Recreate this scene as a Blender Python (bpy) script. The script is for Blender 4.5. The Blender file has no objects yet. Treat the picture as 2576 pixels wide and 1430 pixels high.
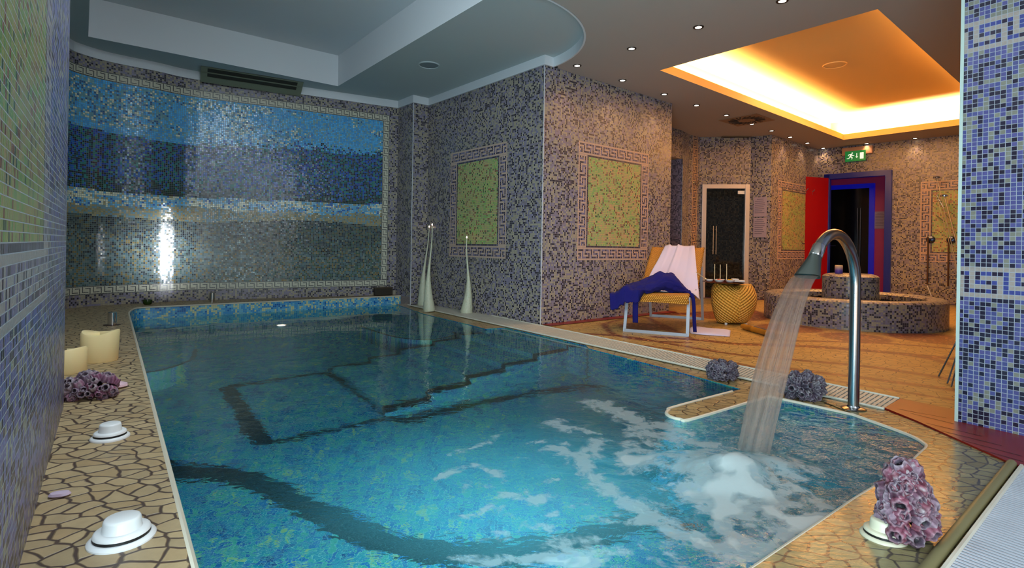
import bpy, bmesh, math, random
import numpy as np
from mathutils import Vector, Matrix
from mathutils.geometry import tessellate_polygon

# ------------------------------------------------------------------ camera model
F = 1373.0; CX = 1288.0; CY = 620.0; ROLL = 0.0165; CZ = 0.86; WZ = -0.009
H = 2.866           # tiled wall top / room ceiling
HP = 2.966          # pool ceiling
LZ = 0.12           # raised ledge around the pool
sc = bpy.context.scene
col = sc.collection
R = random.Random(7)
NR = np.random.default_rng(11)

def ray(px, py):
    u = px - CX; v = -(py - CY); c, s = math.cos(ROLL), math.sin(ROLL)
    return (u*c - v*s)/F, 1.0, (u*s + v*c)/F
def at(px, py, z=0.0):
    x, y, w = ray(px, py); t = (z - CZ)/w
    return (x*t, t)
def zat(px, py, P):
    return CZ + ray(px, py)[2]*P[1]
def atd(px, d):
    return (ray(px, CY)[0]*d, d)
def atw(px, py, zb):
    x, y, w = ray(px, py); n = (x*x + y*y + w*w)**.5; x, y, w = x/n, y/n, w/n
    t = (WZ - CZ)/w; sx, sy = x*t, y*t
    h = (x*x + y*y)**.5/1.333; c = (1 - h*h)**.5
    k = (WZ - zb)/c*h; d = (x*x + y*y)**.5
    return (sx + x/d*k, sy + y/d*k)
def vwall(px, P, Q):
    x, y, _ = ray(px, CY); dx, dy = Q[0]-P[0], Q[1]-P[1]
    det = -x*dy + y*dx; t = (-P[0]*dy + P[1]*dx)/det
    return (x*t, y*t)
def dist(a, b): return math.hypot(a[0]-b[0], a[1]-b[1])
def add(a, b, k=1.0): return (a[0]+b[0]*k, a[1]+b[1]*k)
def unit(a, b):
    d = dist(a, b); return ((b[0]-a[0])/d, (b[1]-a[1])/d)
def ang(d): return (math.cos(math.radians(d)), math.sin(math.radians(d)))
EX = ang(40); EY = ang(130)

# ------------------------------------------------------------------ object helpers
def lin(c):
    return tuple(((v/255)/12.92 if v/255 <= .04045 else ((v/255+.055)/1.055)**2.4) for v in c)
def tag(o, label=None, cat=None, group=None, kind=None):
    if label: o['label'] = label
    if cat: o['category'] = cat
    if group: o['group'] = group
    if kind: o['kind'] = kind
    return o
def empty(name, loc=(0, 0, 0), rz=0.0, label=None, cat=None, group=None):
    o = bpy.data.objects.new(name, None); col.objects.link(o)
    o.location = loc; o.rotation_euler = (0, 0, rz); o.empty_display_size = .1
    return tag(o, label, cat, group)
def link(name, me, m, parent=None, smooth=False):
    o = bpy.data.objects.new(name, me); col.objects.link(o)
    if m is not None: me.materials.append(m)
    if smooth:
        me.polygons.foreach_set('use_smooth', [True]*len(me.polygons))
    if parent is not None: o.parent = parent
    return o
def pymesh(name, V, Fc, m, parent=None, smooth=False, loc=None, rz=0):
    me = bpy.data.meshes.new(name); me.from_pydata([tuple(v) for v in V], [], Fc); me.update()
    o = link(name, me, m, parent, smooth)
    if loc is not None: o.location = loc
    if rz: o.rotation_euler = (0, 0, rz)
    return o
class MB:
    """collects shapes into one mesh"""
    def __init__(s): s.V = []; s.F = []; s.sm = []
    def raw(s, V, Fc, sm=False):
        n = len(s.V); s.V += [tuple(v) for v in V]
        s.F += [tuple(i+n for i in f) for f in Fc]; s.sm += [sm]*len(Fc); return s
    def box(s, c, d, rz=0.0, M=None, bev=0.0):
        x, y, z = d[0]/2, d[1]/2, d[2]/2
        if bev > 0:
            bm = bmesh.new(); bmesh.ops.create_cube(bm, size=1)
            for v in bm.verts: v.co = Vector((v.co.x*d[0], v.co.y*d[1], v.co.z*d[2]))
            bmesh.ops.bevel(bm, geom=bm.edges[:], offset=bev, segments=2, affect='EDGES', profile=.6)
            V = [v.co.copy() for v in bm.verts]; bm.verts.index_update()
            Fc = [tuple(v.index for v in f.verts) for f in bm.faces]; bm.free()
        else:
            V = [Vector(p) for p in ((-x,-y,-z),(x,-y,-z),(x,y,-z),(-x,y,-z),(-x,-y,z),(x,-y,z),(x,y,z),(-x,y,z))]
            Fc = [(0,3,2,1),(4,5,6,7),(0,1,5,4),(1,2,6,5),(2,3,7,6),(3,0,4,7)]
        T = Matrix.Translation(c) @ Matrix.Rotation(rz, 4, 'Z')
        if M is not None: T = Matrix.Translation(c) @ M
        return s.raw([T @ v for v in V], Fc)
    def tube(s, pts, r, n=10, cap=True, sx=1.0):
        pts = [Vector(p) for p in pts]; m = len(pts)
        rr = r if isinstance(r, (list, tuple)) else [r]*m
        V = []; Fc = []; up = None
        for i, p in enumerate(pts):
            t = (pts[min(i+1, m-1)] - pts[max(i-1, 0)]).normalized()
            if up is None:
                up = Vector((0, 0, 1)) if abs(t.z) < .9 else Vector((1, 0, 0))
            a = t.cross(up).normalized(); b = a.cross(t).normalized(); up = b
            for k in range(n):
                q = 2*math.pi*k/n
                V.append(p + a*math.cos(q)*rr[i]*sx + b*math.sin(q)*rr[i])
        for i in range(m-1):
            for k in range(n):
                k2 = (k+1) % n
                Fc.append((i*n+k, i*n+k2, (i+1)*n+k2, (i+1)*n+k))
        if cap: Fc += [tuple(range(n))[::-1], tuple((m-1)*n+k for k in range(n))]
        return s.raw(V, Fc, True)
    def lathe(s, prof, n=32, c=(0, 0, 0), fn=None, M=None):
        V = []; Fc = []; m = len(prof)
        for i, (r, z) in enumerate(prof):
            for k in range(n):
                q = 2*math.pi*k/n; rr = r; zz = z
                if fn: rr, zz = fn(q, r, z)
                v = Vector((rr*math.cos(q), rr*math.sin(q), zz))
                if M is not None: v = M @ v
                V.append(v + Vector(c))
        for i in range(m-1):
            for k in range(n):
                k2 = (k+1) % n
                Fc.append((i*n+k, i*n+k2, (i+1)*n+k2, (i+1)*n+k))
        if prof[0][0] > 1e-5: Fc.append(tuple(range(n))[::-1])
        if prof[-1][0] > 1e-5: Fc.append(tuple((m-1)*n+k for k in range(n)))
        return s.raw(V, Fc, True)
    def build(s, name, m, parent=None, loc=None, rz=0, smooth=None, auto=None):
        me = bpy.data.meshes.new(name); me.from_pydata(s.V, [], s.F); me.update()
        o = link(name, me, m, parent)
        sm = s.sm if smooth is None else [smooth]*len(s.F)
        me.polygons.foreach_set('use_smooth', sm)
        if auto is not None or any(sm):
            me.set_sharp_from_angle(angle=math.radians(auto or 40))
        if loc is not None: o.location = loc
        if rz: o.rotation_euler = (0, 0, rz)
        return o
def tess(loops, z=0.0, up=True):
    L = [[Vector((p[0], p[1], 0)) for p in l] for l in loops]
    tri = tessellate_polygon(L); P = [p for l in L for p in l]
    out = []
    for t in tri:
        a, b, c = (P[i] for i in t)
        n = (b-a).cross(c-a).z
        if abs(n) < 1e-12: continue
        t = tuple(t)
        if (n > 0) != up: t = t[::-1]
        out.append(t)
    return [(p.x, p.y, z) for p in P], out
def planar_uv(o, s=1.0):
    me = o.data; uv = me.uv_layers.new(name='UVMap')
    vi = np.zeros(len(me.loops), dtype=np.int32); me.loops.foreach_get('vertex_index', vi)
    co = np.zeros(len(me.vertices)*3); me.vertices.foreach_get('co', co); co = co.reshape(-1, 3)
    uv.data.foreach_set('uv', (co[vi][:, :2]*s).ravel())
def slab(name, loops, z, m, parent=None, th=0.0, up=True):
    mb = MB(); V, Fc = tess(loops, z, up); mb.raw(V, Fc)
    if th:
        for l in loops:
            n = len(l)
            for i in range(n):
                a, b = l[i], l[(i+1) % n]
                mb.raw([(a[0],a[1],z),(b[0],b[1],z),(b[0],b[1],z-th),(a[0],a[1],z-th)], [(0,1,2,3)])
    o = mb.build(name, m, parent, smooth=False); planar_uv(o); return o
def inpoly(X, Y, poly):
    c = np.zeros(X.shape, bool); n = len(poly); j = n-1
    for i in range(n):
        xi, yi = poly[i]; xj, yj = poly[j]
        if yi != yj:
            c ^= ((yi > Y) != (yj > Y)) & (X < (xj-xi)*(Y-yi)/(yj-yi)+xi)
        j = i
    return c
def dseg(X, Y, pts):
    D = np.full(X.shape, 1e9)
    for a, b in zip(pts[:-1], pts[1:]):
        dx, dy = b[0]-a[0], b[1]-a[1]; L = dx*dx+dy*dy+1e-12
        t = np.clip(((X-a[0])*dx+(Y-a[1])*dy)/L, 0, 1)
        D = np.minimum(D, np.hypot(X-a[0]-t*dx, Y-a[1]-t*dy))
    return D
def smoothpath(pts, n=8, closed=False):
    P = [Vector(p) if len(p) == 3 else Vector((p[0], p[1], 0)) for p in pts]; out = []
    m = len(P)
    for i in range(m if closed else m-1):
        p0 = P[(i-1) % m] if closed or i > 0 else P[i]
        p1 = P[i]; p2 = P[(i+1) % m]
        p3 = P[(i+2) % m] if closed or i+2 < m else p2
        for k in range(n):
            t = k/n
            out.append(.5*((2*p1)+(-p0+p2)*t+(2*p0-5*p1+4*p2-p3)*t*t+(-p0+3*p1-3*p2+p3)*t**3))
    if not closed: out.append(P[-1])
    if len(pts[0]) == 2: return [(p.x, p.y) for p in out]
    return [tuple(p) for p in out]
def vnoise(X, Y, seed=0):
    rg = np.random.default_rng(seed); T = rg.random((256, 256))
    xi = np.floor(X).astype(int); yi = np.floor(Y).astype(int); fx = X-xi; fy = Y-yi
    fx = fx*fx*(3-2*fx); fy = fy*fy*(3-2*fy)
    g = lambda a, b: T[a & 255, b & 255]
    return (g(xi, yi)*(1-fx)+g(xi+1, yi)*fx)*(1-fy)+(g(xi, yi+1)*(1-fx)+g(xi+1, yi+1)*fx)*fy
def fbm(X, Y, seed=0, o=4):
    s = 0; a = .5; t = 0
    for i in range(o):
        s = s+a*vnoise(X*2**i, Y*2**i, seed+i); t += a; a *= .5
    return s/t

# ------------------------------------------------------------------ materials
def nodes(name):
    m = bpy.data.materials.new(name); m.use_nodes = True
    nt = m.node_tree; nt.nodes.clear()
    out = nt.nodes.new('ShaderNodeOutputMaterial')
    return m, nt, out
class G:
    def __init__(s, nt): s.nt = nt
    def __call__(s, t, ins=None, **kw):
        n = s.nt.nodes.new(t)
        for k, v in kw.items(): setattr(n, k, v)
        for k, v in (ins or {}).items():
            if isinstance(v, bpy.types.NodeSocket): s.nt.links.new(v, n.inputs[k])
            else: n.inputs[k].default_value = v
        return n
    def math(s, op, a, b=None, c=None, clamp=False):
        n = s.nt.nodes.new('ShaderNodeMath'); n.operation = op; n.use_clamp = clamp
        for i, v in enumerate((a, b, c)):
            if v is None: continue
            if isinstance(v, bpy.types.NodeSocket): s.nt.links.new(v, n.inputs[i])
            else: n.inputs[i].default_value = v
        return n.outputs[0]
    def vm(s, op, a, b=None, sc_=None):
        n = s.nt.nodes.new('ShaderNodeVectorMath'); n.operation = op
        for i, v in enumerate((a, b)):
            if v is None: continue
            if isinstance(v, bpy.types.NodeSocket): s.nt.links.new(v, n.inputs[i])
            else: n.inputs[i].default_value = v
        if sc_ is not None:
            if isinstance(sc_, bpy.types.NodeSocket): s.nt.links.new(sc_, n.inputs['Scale'])
            else: n.inputs['Scale'].default_value = sc_
        return n.outputs['Value'] if op in ('DISTANCE', 'LENGTH', 'DOT_PRODUCT') else n.outputs[0]
    def mix(s, f, a, b):
        n = s.nt.nodes.new('ShaderNodeMix'); n.data_type = 'RGBA'
        for i, v in ((0, f), (6, a), (7, b)):
            if isinstance(v, bpy.types.NodeSocket): s.nt.links.new(v, n.inputs[i])
            else: n.inputs[i].default_value = v if i == 0 or len(v) == 4 else (*v, 1)
        return n.outputs[2]
    def ramp(s, f, stops, interp='LINEAR'):
        n = s.nt.nodes.new('ShaderNodeValToRGB'); n.color_ramp.interpolation = interp
        e = n.color_ramp.elements
        while len(e) > 1: e.remove(e[-1])
        e[0].position = stops[0][0]; e[0].color = (*stops[0][1], 1)
        for p, c in stops[1:]:
            q = e.new(p); q.color = (*c, 1)
        s.nt.links.new(f, n.inputs[0]); return n.outputs[0]
def bsdf(g, out, **kw):
    b = g('ShaderNodeBsdfPrincipled')
    for k, v in kw.items():
        k = k.replace('_', ' ')
        if isinstance(v, bpy.types.NodeSocket): g.nt.links.new(v, b.inputs[k])
        else: b.inputs[k].default_value = v if not (isinstance(v, tuple) and len(v) == 3 and len(b.inputs[k].default_value) == 4) else (*v, 1)
    g.nt.links.new(b.outputs[0], out.inputs[0]); return b
def plain(name, c, rough=.5, metal=0.0, bump=0.0, bscale=40.0, var=0.0, emit=None, es=0.0, alpha=1.0, **kw):
    m, nt, out = nodes(name); g = G(nt)
    tc = g('ShaderNodeTexCoord').outputs['Object']
    n = g('ShaderNodeTexNoise', {'Vector': tc, 'Scale': bscale, 'Detail': 3.0}).outputs[0]
    cc = lin(c)
    colr = g.mix(n, tuple(v*(1-var) for v in cc), tuple(min(1, v*(1+var)) for v in cc)) if var else cc
    a = dict(Base_Color=colr, Roughness=rough, Metallic=metal)
    if bump:
        a['Normal'] = g('ShaderNodeBump', {'Height': n, 'Strength': bump, 'Distance': .01}).outputs[0]
    if emit: a['Emission_Color'] = lin(emit); a['Emission_Strength'] = es
    a.update(kw); bsdf(g, out, **a); return m

def mosaic_mat(name, grout, gw=.055, rough=.30, tilt=.03, gain=1.0):
    m, nt, out = nodes(name); g = G(nt)
    uv = g('ShaderNodeUVMap', uv_map='UVMap').outputs[0]
    fl = g.vm('FLOOR', uv); fr = g.vm('FRACTION', uv)
    sp = g('ShaderNodeSeparateXYZ', {0: fr})
    ex = g.math('MINIMUM', sp.outputs[0], g.math('SUBTRACT', 1.0, sp.outputs[0]))
    ey = g.math('MINIMUM', sp.outputs[1], g.math('SUBTRACT', 1.0, sp.outputs[1]))
    e = g.math('MINIMUM', ex, ey)
    mask = g.math('GREATER_THAN', e, gw)
    wn = g('ShaderNodeTexWhiteNoise', {'Vector': fl}, noise_dimensions='2D')
    at_ = g('ShaderNodeAttribute', attribute_name='Col')
    nz = g('ShaderNodeTexNoise', {'Vector': uv, 'Scale': 1.7, 'Detail': 2.0}).outputs[0]
    k = g.math('MULTIPLY_ADD', nz, .35*gain, .82*gain)
    tcol = g.vm('SCALE', at_.outputs['Color'], None, k)
    c = g.mix(mask, lin(grout), tcol)
    nn = g.vm('SUBTRACT', wn.outputs[1], (.5, .5, .5))
    nn = g.vm('SCALE', nn, None, g.math('MULTIPLY', mask, tilt*2))
    geo = g('ShaderNodeNewGeometry').outputs['Normal']
    nrm = g.vm('NORMALIZE', g.vm('ADD', geo, nn))
    rg = g.math('MULTIPLY_ADD', mask, rough-.8, .8)
    bsdf(g, out, Base_Color=c, Roughness=rg, Normal=nrm, Specular_IOR_Level=.55)
    return m

def pool_tile(name, p=.023, band=False):
    m, nt, out = nodes(name); g = G(nt)
    tc = g('ShaderNodeUVMap', uv_map='UVMap').outputs[0]
    uv = g.vm('SCALE', tc, None, 1/p)
    fl = g.vm('FLOOR', uv); fr = g.vm('FRACTION', uv)
    sp = g('ShaderNodeSeparateXYZ', {0: fr})
    ex = g.math('MINIMUM', sp.outputs[0], g.math('SUBTRACT', 1.0, sp.outputs[0]))
    ey = g.math('MINIMUM', sp.outputs[1], g.math('SUBTRACT', 1.0, sp.outputs[1]))
    mask = g.math('GREATER_THAN', g.math('MINIMUM', ex, ey), .05)
    wn = g('ShaderNodeTexWhiteNoise', {'Vector': fl}, noise_dimensions='2D').outputs[0]
    nz = g('ShaderNodeTexNoise', {'Vector': g.vm('SCALE', fl, None, .17), 'Scale': 1.0, 'Detail': 3.0, 'Roughness': .7}).outputs[0]
    f = g.math('ADD', g.math('MULTIPLY', wn, .34), g.math('MULTIPLY_ADD', nz, 1.9, -.62))
    c = g.ramp(f, [(0, lin((6, 58, 112))), (.2, lin((10, 84, 140))), (.38, lin((20, 118, 142))),
                   (.54, lin((56, 140, 128))), (.64, lin((16, 92, 150))), (.76, lin((128, 158, 108))), (.84, lin((30, 116, 140)))], 'CONSTANT')
    if band: c = g.ramp(f, [(0, lin((20, 90, 165))), (.25, lin((60, 140, 200))), (.45, lin((110, 175, 205))), (.60, lin((205, 200, 150))), (.76, lin((60, 130, 190))), (.9, lin((215, 208, 160)))], 'CONSTANT')  # band variant: more cream tiles, and brighter tones for the light falling on it
    c = g.mix(mask, lin((120, 165, 160)), c)
    bsdf(g, out, Base_Color=c, Roughness=.25)
    return m

def stone_mat(name, c1, c2, c3, grout, scale=9.5, gw=.05, rough=(.35, .6), band=False, wet=False, bump=.5):
    m, nt, out = nodes(name); g = G(nt)
    uv = g('ShaderNodeUVMap', uv_map='UVMap').outputs[0]
    w = g('ShaderNodeTexNoise', {'Vector': uv, 'Scale': 7.0, 'Detail': 2.0}).outputs[1]
    w = g.vm('SCALE', g.vm('SUBTRACT', w, (.5, .5, .5)), None, .07)
    v = g.vm('ADD', uv, w)
    mp = g('ShaderNodeMapping', {'Vector': v, 'Rotation': (0, 0, .65), 'Scale': (1.0, 1.35, 1)}).outputs[0]
    ve = g('ShaderNodeTexVoronoi', {'Vector': mp, 'Scale': scale, 'Randomness': .95}, feature='DISTANCE_TO_EDGE', voronoi_dimensions='2D').outputs['Distance']
    vc = g('ShaderNodeTexVoronoi', {'Vector': mp, 'Scale': scale, 'Randomness': .95}, feature='F1', voronoi_dimensions='2D').outputs['Color']
    vs = g('ShaderNodeSeparateColor', {0: vc}).outputs[0]
    mask = g('ShaderNodeMapRange', {'Value': ve, 'From Min': gw*.6, 'From Max': gw*1.5}).outputs[0]
    base = g.ramp(vs, [(0, lin(c1)), (.5, lin(c2)), (1, lin(c3))])
    n2 = g('ShaderNodeTexNoise', {'Vector': uv, 'Scale': 24.0, 'Detail': 5.0, 'Roughness': .65}).outputs[0]
    base = g.vm('SCALE', base, None, g.math('MULTIPLY_ADD', n2, .55, .72))
    gr = lin(grout)
    if band:
        at_ = g('ShaderNodeAttribute', attribute_name='Band').outputs['Fac']
        vb = g('ShaderNodeTexVoronoi', {'Vector': uv, 'Scale': 45.0}, feature='F1', voronoi_dimensions='2D').outputs['Color']
        vbs = g('ShaderNodeSeparateColor', {0: vb}).outputs[0]
        bc = g.ramp(vbs, [(0, lin((98, 44, 24))), (.6, lin((128, 62, 34))), (.90, lin((190, 130, 80)))], 'CONSTANT')
        base = g.mix(at_, base, bc)
        c = g.mix(g.math('MAXIMUM', mask, g.math('MULTIPLY', at_, .8)), gr, base)
    else:
        c = g.mix(mask, gr, base)
    h = g.math('MULTIPLY_ADD', mask, .8, g.math('MULTIPLY', n2, .35))
    bp = g('ShaderNodeBump', {'Height': h, 'Strength': bump, 'Distance': .006}).outputs[0]
    if wet:
        mpw = g('ShaderNodeMapping', {'Vector': uv, 'Rotation': (0, 0, .9), 'Scale': (1.0, 2.6, 1)}).outputs[0]
        n3 = g('ShaderNodeTexNoise', {'Vector': mpw, 'Scale': 20.0, 'Detail': 3.0, 'Distortion': .8}).outputs[0]
        bp = g('ShaderNodeBump', {'Height': n3, 'Strength': .18, 'Distance': .010}).outputs[0]
        bsdf(g, out, Base_Color=c, Roughness=.18, Normal=bp, Specular_IOR_Level=.4)
    else:
        rg = g('ShaderNodeMapRange', {'Value': n2, 'To Min': rough[0], 'To Max': rough[1]}).outputs[0]
        bsdf(g, out, Base_Color=c, Roughness=rg, Normal=bp)
    return m

def water_mat():
    m, nt, out = nodes('pool_water'); g = G(nt)
    ch = g('ShaderNodeAttribute', attribute_name='chop').outputs['Fac']
    fo = g('ShaderNodeAttribute', attribute_name='foam').outputs['Fac']
    ml = g('ShaderNodeAttribute', attribute_name='milk').outputs['Fac']
    pos = g('ShaderNodeNewGeometry').outputs['Position']
    n1 = g('ShaderNodeTexNoise', {'Vector': pos, 'Scale': 4.6, 'Detail': 3.0, 'Distortion': .4}).outputs[0]
    n2 = g('ShaderNodeTexNoise', {'Vector': g.vm('MULTIPLY', pos, (1.0, 1.7, 1)), 'Scale': 13.0, 'Detail': 3.0, 'Distortion': .8}).outputs[0]
    n3 = g('ShaderNodeTexNoise', {'Vector': g.vm('MULTIPLY', pos, (1.0, 1.5, 1)), 'Scale': 34.0, 'Detail': 3.0, 'Distortion': .6}).outputs[0]
    h = g.math('ADD', g.math('MULTIPLY', n1, g.math('MULTIPLY_ADD', ch, .75, .002)), g.math('MULTIPLY', n2, g.math('MULTIPLY_ADD', ch, .17, .001)))
    h = g.math('ADD', h, g.math('MULTIPLY', n3, g.math('MULTIPLY', g.math('MULTIPLY', ch, ch), .10)))
    bp = g('ShaderNodeBump', {'Height': h, 'Strength': 1.0, 'Distance': .06}).outputs[0]
    gl = g('ShaderNodeBsdfGlass', {'Color': (.86, .98, .95, 1), 'Roughness': 0.0, 'IOR': 1.333, 'Normal': bp})
    wp = g('ShaderNodeTexNoise', {'Vector': pos, 'Scale': 6.0, 'Detail': 2.0}).outputs[1]
    wpos = g.vm('ADD', pos, g.vm('SCALE', g.vm('SUBTRACT', wp, (.5, .5, .5)), None, .12))
    nf = g('ShaderNodeTexNoise', {'Vector': wpos, 'Scale': 15.0, 'Detail': 7.0, 'Roughness': .62}).outputs[0]
    f = g.math('ADD', fo, g.math('MULTIPLY_ADD', nf, 3.2, -1.6))
    fac = g('ShaderNodeMapRange', {'Value': f, 'From Min': .40, 'From Max': .85, 'To Max': .55}).outputs[0]
    fac = g.math('MULTIPLY', fac, g.math('MULTIPLY', fo, 4.0, clamp=True))
    dense = g('ShaderNodeMapRange', {'Value': fo, 'From Min': .85, 'From Max': 1.15, 'To Max': .9}).outputs[0]
    fac = g.math('MAXIMUM', fac, dense)
    b = g('ShaderNodeBsdfPrincipled', {'Base Color': (*lin((178, 186, 184)), 1), 'Roughness': .5})
    tl = g('ShaderNodeBsdfTranslucent', {'Color': (*lin((110, 190, 205)), 1)})
    fm = g('ShaderNodeMixShader', {0: .10, 1: b.outputs[0], 2: tl.outputs[0]})
    gm = g('ShaderNodeMixShader', {0: g.math('MULTIPLY', ml, .22), 1: gl.outputs[0], 2: tl.outputs[0]})
    mx = g('ShaderNodeMixShader', {0: fac, 1: gm.outputs[0], 2: fm.outputs[0]})
    nt.links.new(mx.outputs[0], out.inputs[0]); return m

M = {}
M['mosaic'] = mosaic_mat('lilac_mosaic', (136, 130, 132), .07, gain=.86)
M['mosaic_fine'] = mosaic_mat('fine_mosaic', (190, 188, 176), .07)
M['mural'] = mosaic_mat('sea_mosaic', (112, 128, 130), .07, rough=.20, tilt=.05, gain=1.55)
M['mosaic_near'] = mosaic_mat('near_mosaic', (152, 158, 168), .055, gain=.82)
M['pool'] = pool_tile('blue_pool_mosaic')
def black_tile():
    m, nt, out = nodes('black_tile'); g = G(nt)
    fr = g.vm('FRACTION', g.vm('SCALE', g('ShaderNodeMapping', {'Vector': g('ShaderNodeNewGeometry').outputs['Position'], 'Rotation': (0, 0, -.698)}).outputs[0], None, 1/.023))
    sp = g('ShaderNodeSeparateXYZ', {0: fr}); e = g.math('MINIMUM', sp.outputs[0], sp.outputs[1])
    c = g.mix(g.math('GREATER_THAN', e, .10), lin((60, 80, 76)), lin((6, 9, 10))); bsdf(g, out, Base_Color=c, Roughness=.3); return m
M['black_tile'] = black_tile(); M['pool_band'] = pool_tile('ledge_band_mosaic', .0215, True)
M['stone'] = stone_mat('crazy_paving', (160, 138, 104), (180, 156, 118), (164, 138, 100), (74, 56, 46), 14.5, .06)
M['stone_deck'] = stone_mat('deck_paving', (160, 136, 90), (180, 154, 104), (150, 124, 80), (70, 54, 42), 12.5, .05, rough=(.2, .4))
M['stone_wet'] = stone_mat('wet_paving', (128, 122, 88), (142, 134, 96), (118, 108, 74), (76, 70, 60), 14.5, .06, wet=True)
M['stone_room'] = stone_mat('room_paving', (184, 148, 82), (200, 164, 94), (172, 134, 68), (70, 44, 26), 13.0, .035, rough=(.28, .5), band=True, bump=.25)
M['water'] = water_mat()
M['lip'] = plain('pale_lip', (205, 195, 175), .4)
M['white_plaster'] = plain('white_plaster', (214, 216, 220), .8, bump=.05, bscale=60)
M['ceiling'] = plain('ceiling_paint', (176, 166, 158), .75, bump=.04, bscale=30)
M['pool_ceiling'] = plain('pool_ceiling_paint', (178, 188, 190), .75, bump=.04, bscale=30)
M['cove'] = plain('cove_paint', (240, 200, 130), .7)
M['trimline'] = plain('corner_trim', (205, 205, 210), .4)
M['red_wood'] = plain('red_wood', (128, 24, 12), .34, var=.25, bscale=9)
M['groove'] = plain('dark_groove', (25, 14, 10), .8)
M['chrome'] = plain('chrome', (205, 205, 205), .09, 1.0)
M['steel'] = plain('brushed_steel', (170, 172, 175), .22, 1.0)
M['grey_metal'] = plain('grey_painted_metal', (168, 172, 182), .4, .3)
M['white_plastic'] = plain('white_plastic', (225, 225, 225), .35)
M['cream_plastic'] = plain('aged_plastic', (205, 200, 175), .4)
M['black'] = plain('black_rubber', (12, 12, 12), .5)
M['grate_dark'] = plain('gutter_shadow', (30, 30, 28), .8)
M['wax'] = plain('ivory_wax', (236, 214, 160), .45, Subsurface_Weight=.25, Subsurface_Radius=(.03, .02, .01), emit=(236, 200, 130), es=.05)  # faint emission put in to brighten the wax
M['green_wax'] = plain('green_wax', (70, 100, 22), .4)
def dark_glass():
    m, nt, out = nodes('dark_glass'); g = G(nt); tc = g('ShaderNodeTexCoord').outputs['Object']
    v = g('ShaderNodeMapping', {'Vector': tc, 'Rotation': (math.pi/2, 0, 0)}).outputs[0]; v = g.vm('SCALE', v, None, 1/.024); fr = g('ShaderNodeSeparateXYZ', {0: g.vm('FRACTION', v)})
    w = g('ShaderNodeTexWhiteNoise', {'Vector': g.vm('FLOOR', v)}, noise_dimensions='2D').outputs[0]
    k = g.math('MULTIPLY', g.math('GREATER_THAN', g.math('MINIMUM', fr.outputs[0], fr.outputs[1]), .14), w)
    bsdf(g, out, Base_Color=g.mix(k, lin((16, 18, 19)), lin((44, 46, 44))), Roughness=.06); return m
M['dark_glass'] = dark_glass()

# ------------------------------------------------------------------ mosaics
TP = 0.0215
def pick(r, stops):
    """r: array 0..1 -> colours by cumulative weights"""
    out = np.zeros(r.shape+(3,)); acc = 0; tot = sum(w for w, _ in stops); done = np.zeros(r.shape, bool)
    for w, c in stops:
        acc += w/tot; s = (~done) & (r <= acc+1e-9); out[s] = lin(c); done |= s
    out[~done] = lin(stops[-1][1]); return out
def lilac(IU, IV, rg, near=False, warm=0.0):
    n = fbm(IU/7.0, IV/4.0, 5); m = fbm(IU/5.0+40, IV/3.5+9, 21); r = rg.random(IU.shape)
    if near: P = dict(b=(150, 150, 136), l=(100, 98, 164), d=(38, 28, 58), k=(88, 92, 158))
    else: P = dict(b=(168, 156, 130), l=(132, 124, 150), d=(34, 25, 42), k=(126, 116, 126))
    C = np.zeros(IU.shape+(3,)); C[:] = lin(P['l'])
    C[rg.random(IU.shape) < .35] = lin(P['k'])
    beige = rg.random(IU.shape)+n*.85 > (1.16 if near else .92); C[beige] = lin(P['b'])
    dark = rg.random(IU.shape)+m*.55 > (.94 if near else 1.0); C[dark] = lin(P['d'])
    return C*(1+.14*(r[..., None]-.5))
KEY = [{6,0,1,2,3,4}, {6,4}, {6,0,1,2,4}, {2,4}, {4,5,6,0,1,2}]
KEYA = np.array([[1.0 if k in KEY[j] else 0 for k in range(7)] for j in range(5)])
def panel(C, IU, IV, u0, u1, v0, v1, rg, near=False, orange=False):
    beige = lin((168, 162, 160) if near else (206, 172, 146)); gb = C.copy()
    dl = IU-u0; dr = u1-1-IU; db = IV-v0; dt = v1-1-IV
    inside = (dl >= 0) & (dr >= 0) & (db >= 0) & (dt >= 0)
    d = np.minimum(np.minimum(dl, dr), np.minimum(db, dt))
    ln = pick(rg.random(IU.shape), [(4, (44, 30, 54)), (5, (122, 112, 148)), (1, (60, 44, 60))])
    s = inside & ((d == 0) | ((d >= 1) & (d <= 6))); C[s] = beige
    s7 = inside & (d == 7); C[s7] = pick(rg.random(IU.shape), [(3, (40, 28, 50)), (1, (90, 84, 110))])[s7]
    dv = np.minimum(db, dt); du = np.minimum(dl, dr)
    hz = inside & (dv >= 1) & (dv <= 5) & (du >= 1)
    row = np.where(dt <= db, dt-1, 4-(db-1))
    on = np.zeros(IU.shape, bool); on[hz] = KEYA[np.clip(row[hz], 0, 4), (IU[hz]-u0) % 7] > 0
    vz = inside & (du >= 1) & (du <= 5) & (dv > 7)
    row2 = np.where(dl <= dr, dl-1, 4-(dr-1))
    on[vz] = KEYA[np.clip(row2[vz], 0, 4), (IV[vz]-v0) % 7] > 0
    C[on] = ln[on]
    inn = inside & (d >= 8)
    n = fbm(IU/6.0, IV/3.0, 77)
    base = pick(np.clip(rg.random(IU.shape)*.6+n*.75-.15, 0, 1),
                [(3, (142, 186, 88)), (3, (176, 190, 98)), (2, (196, 178, 104)), (2, (215, 168, 108) if orange else (180, 172, 104))])
    sp = rg.random(IU.shape) < .13; base[sp] = lin((150, 100, 50))
    sp = rg.random(IU.shape) < .05; base[sp] = lin((70, 96, 40))
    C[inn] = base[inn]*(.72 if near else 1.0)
    return C
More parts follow.
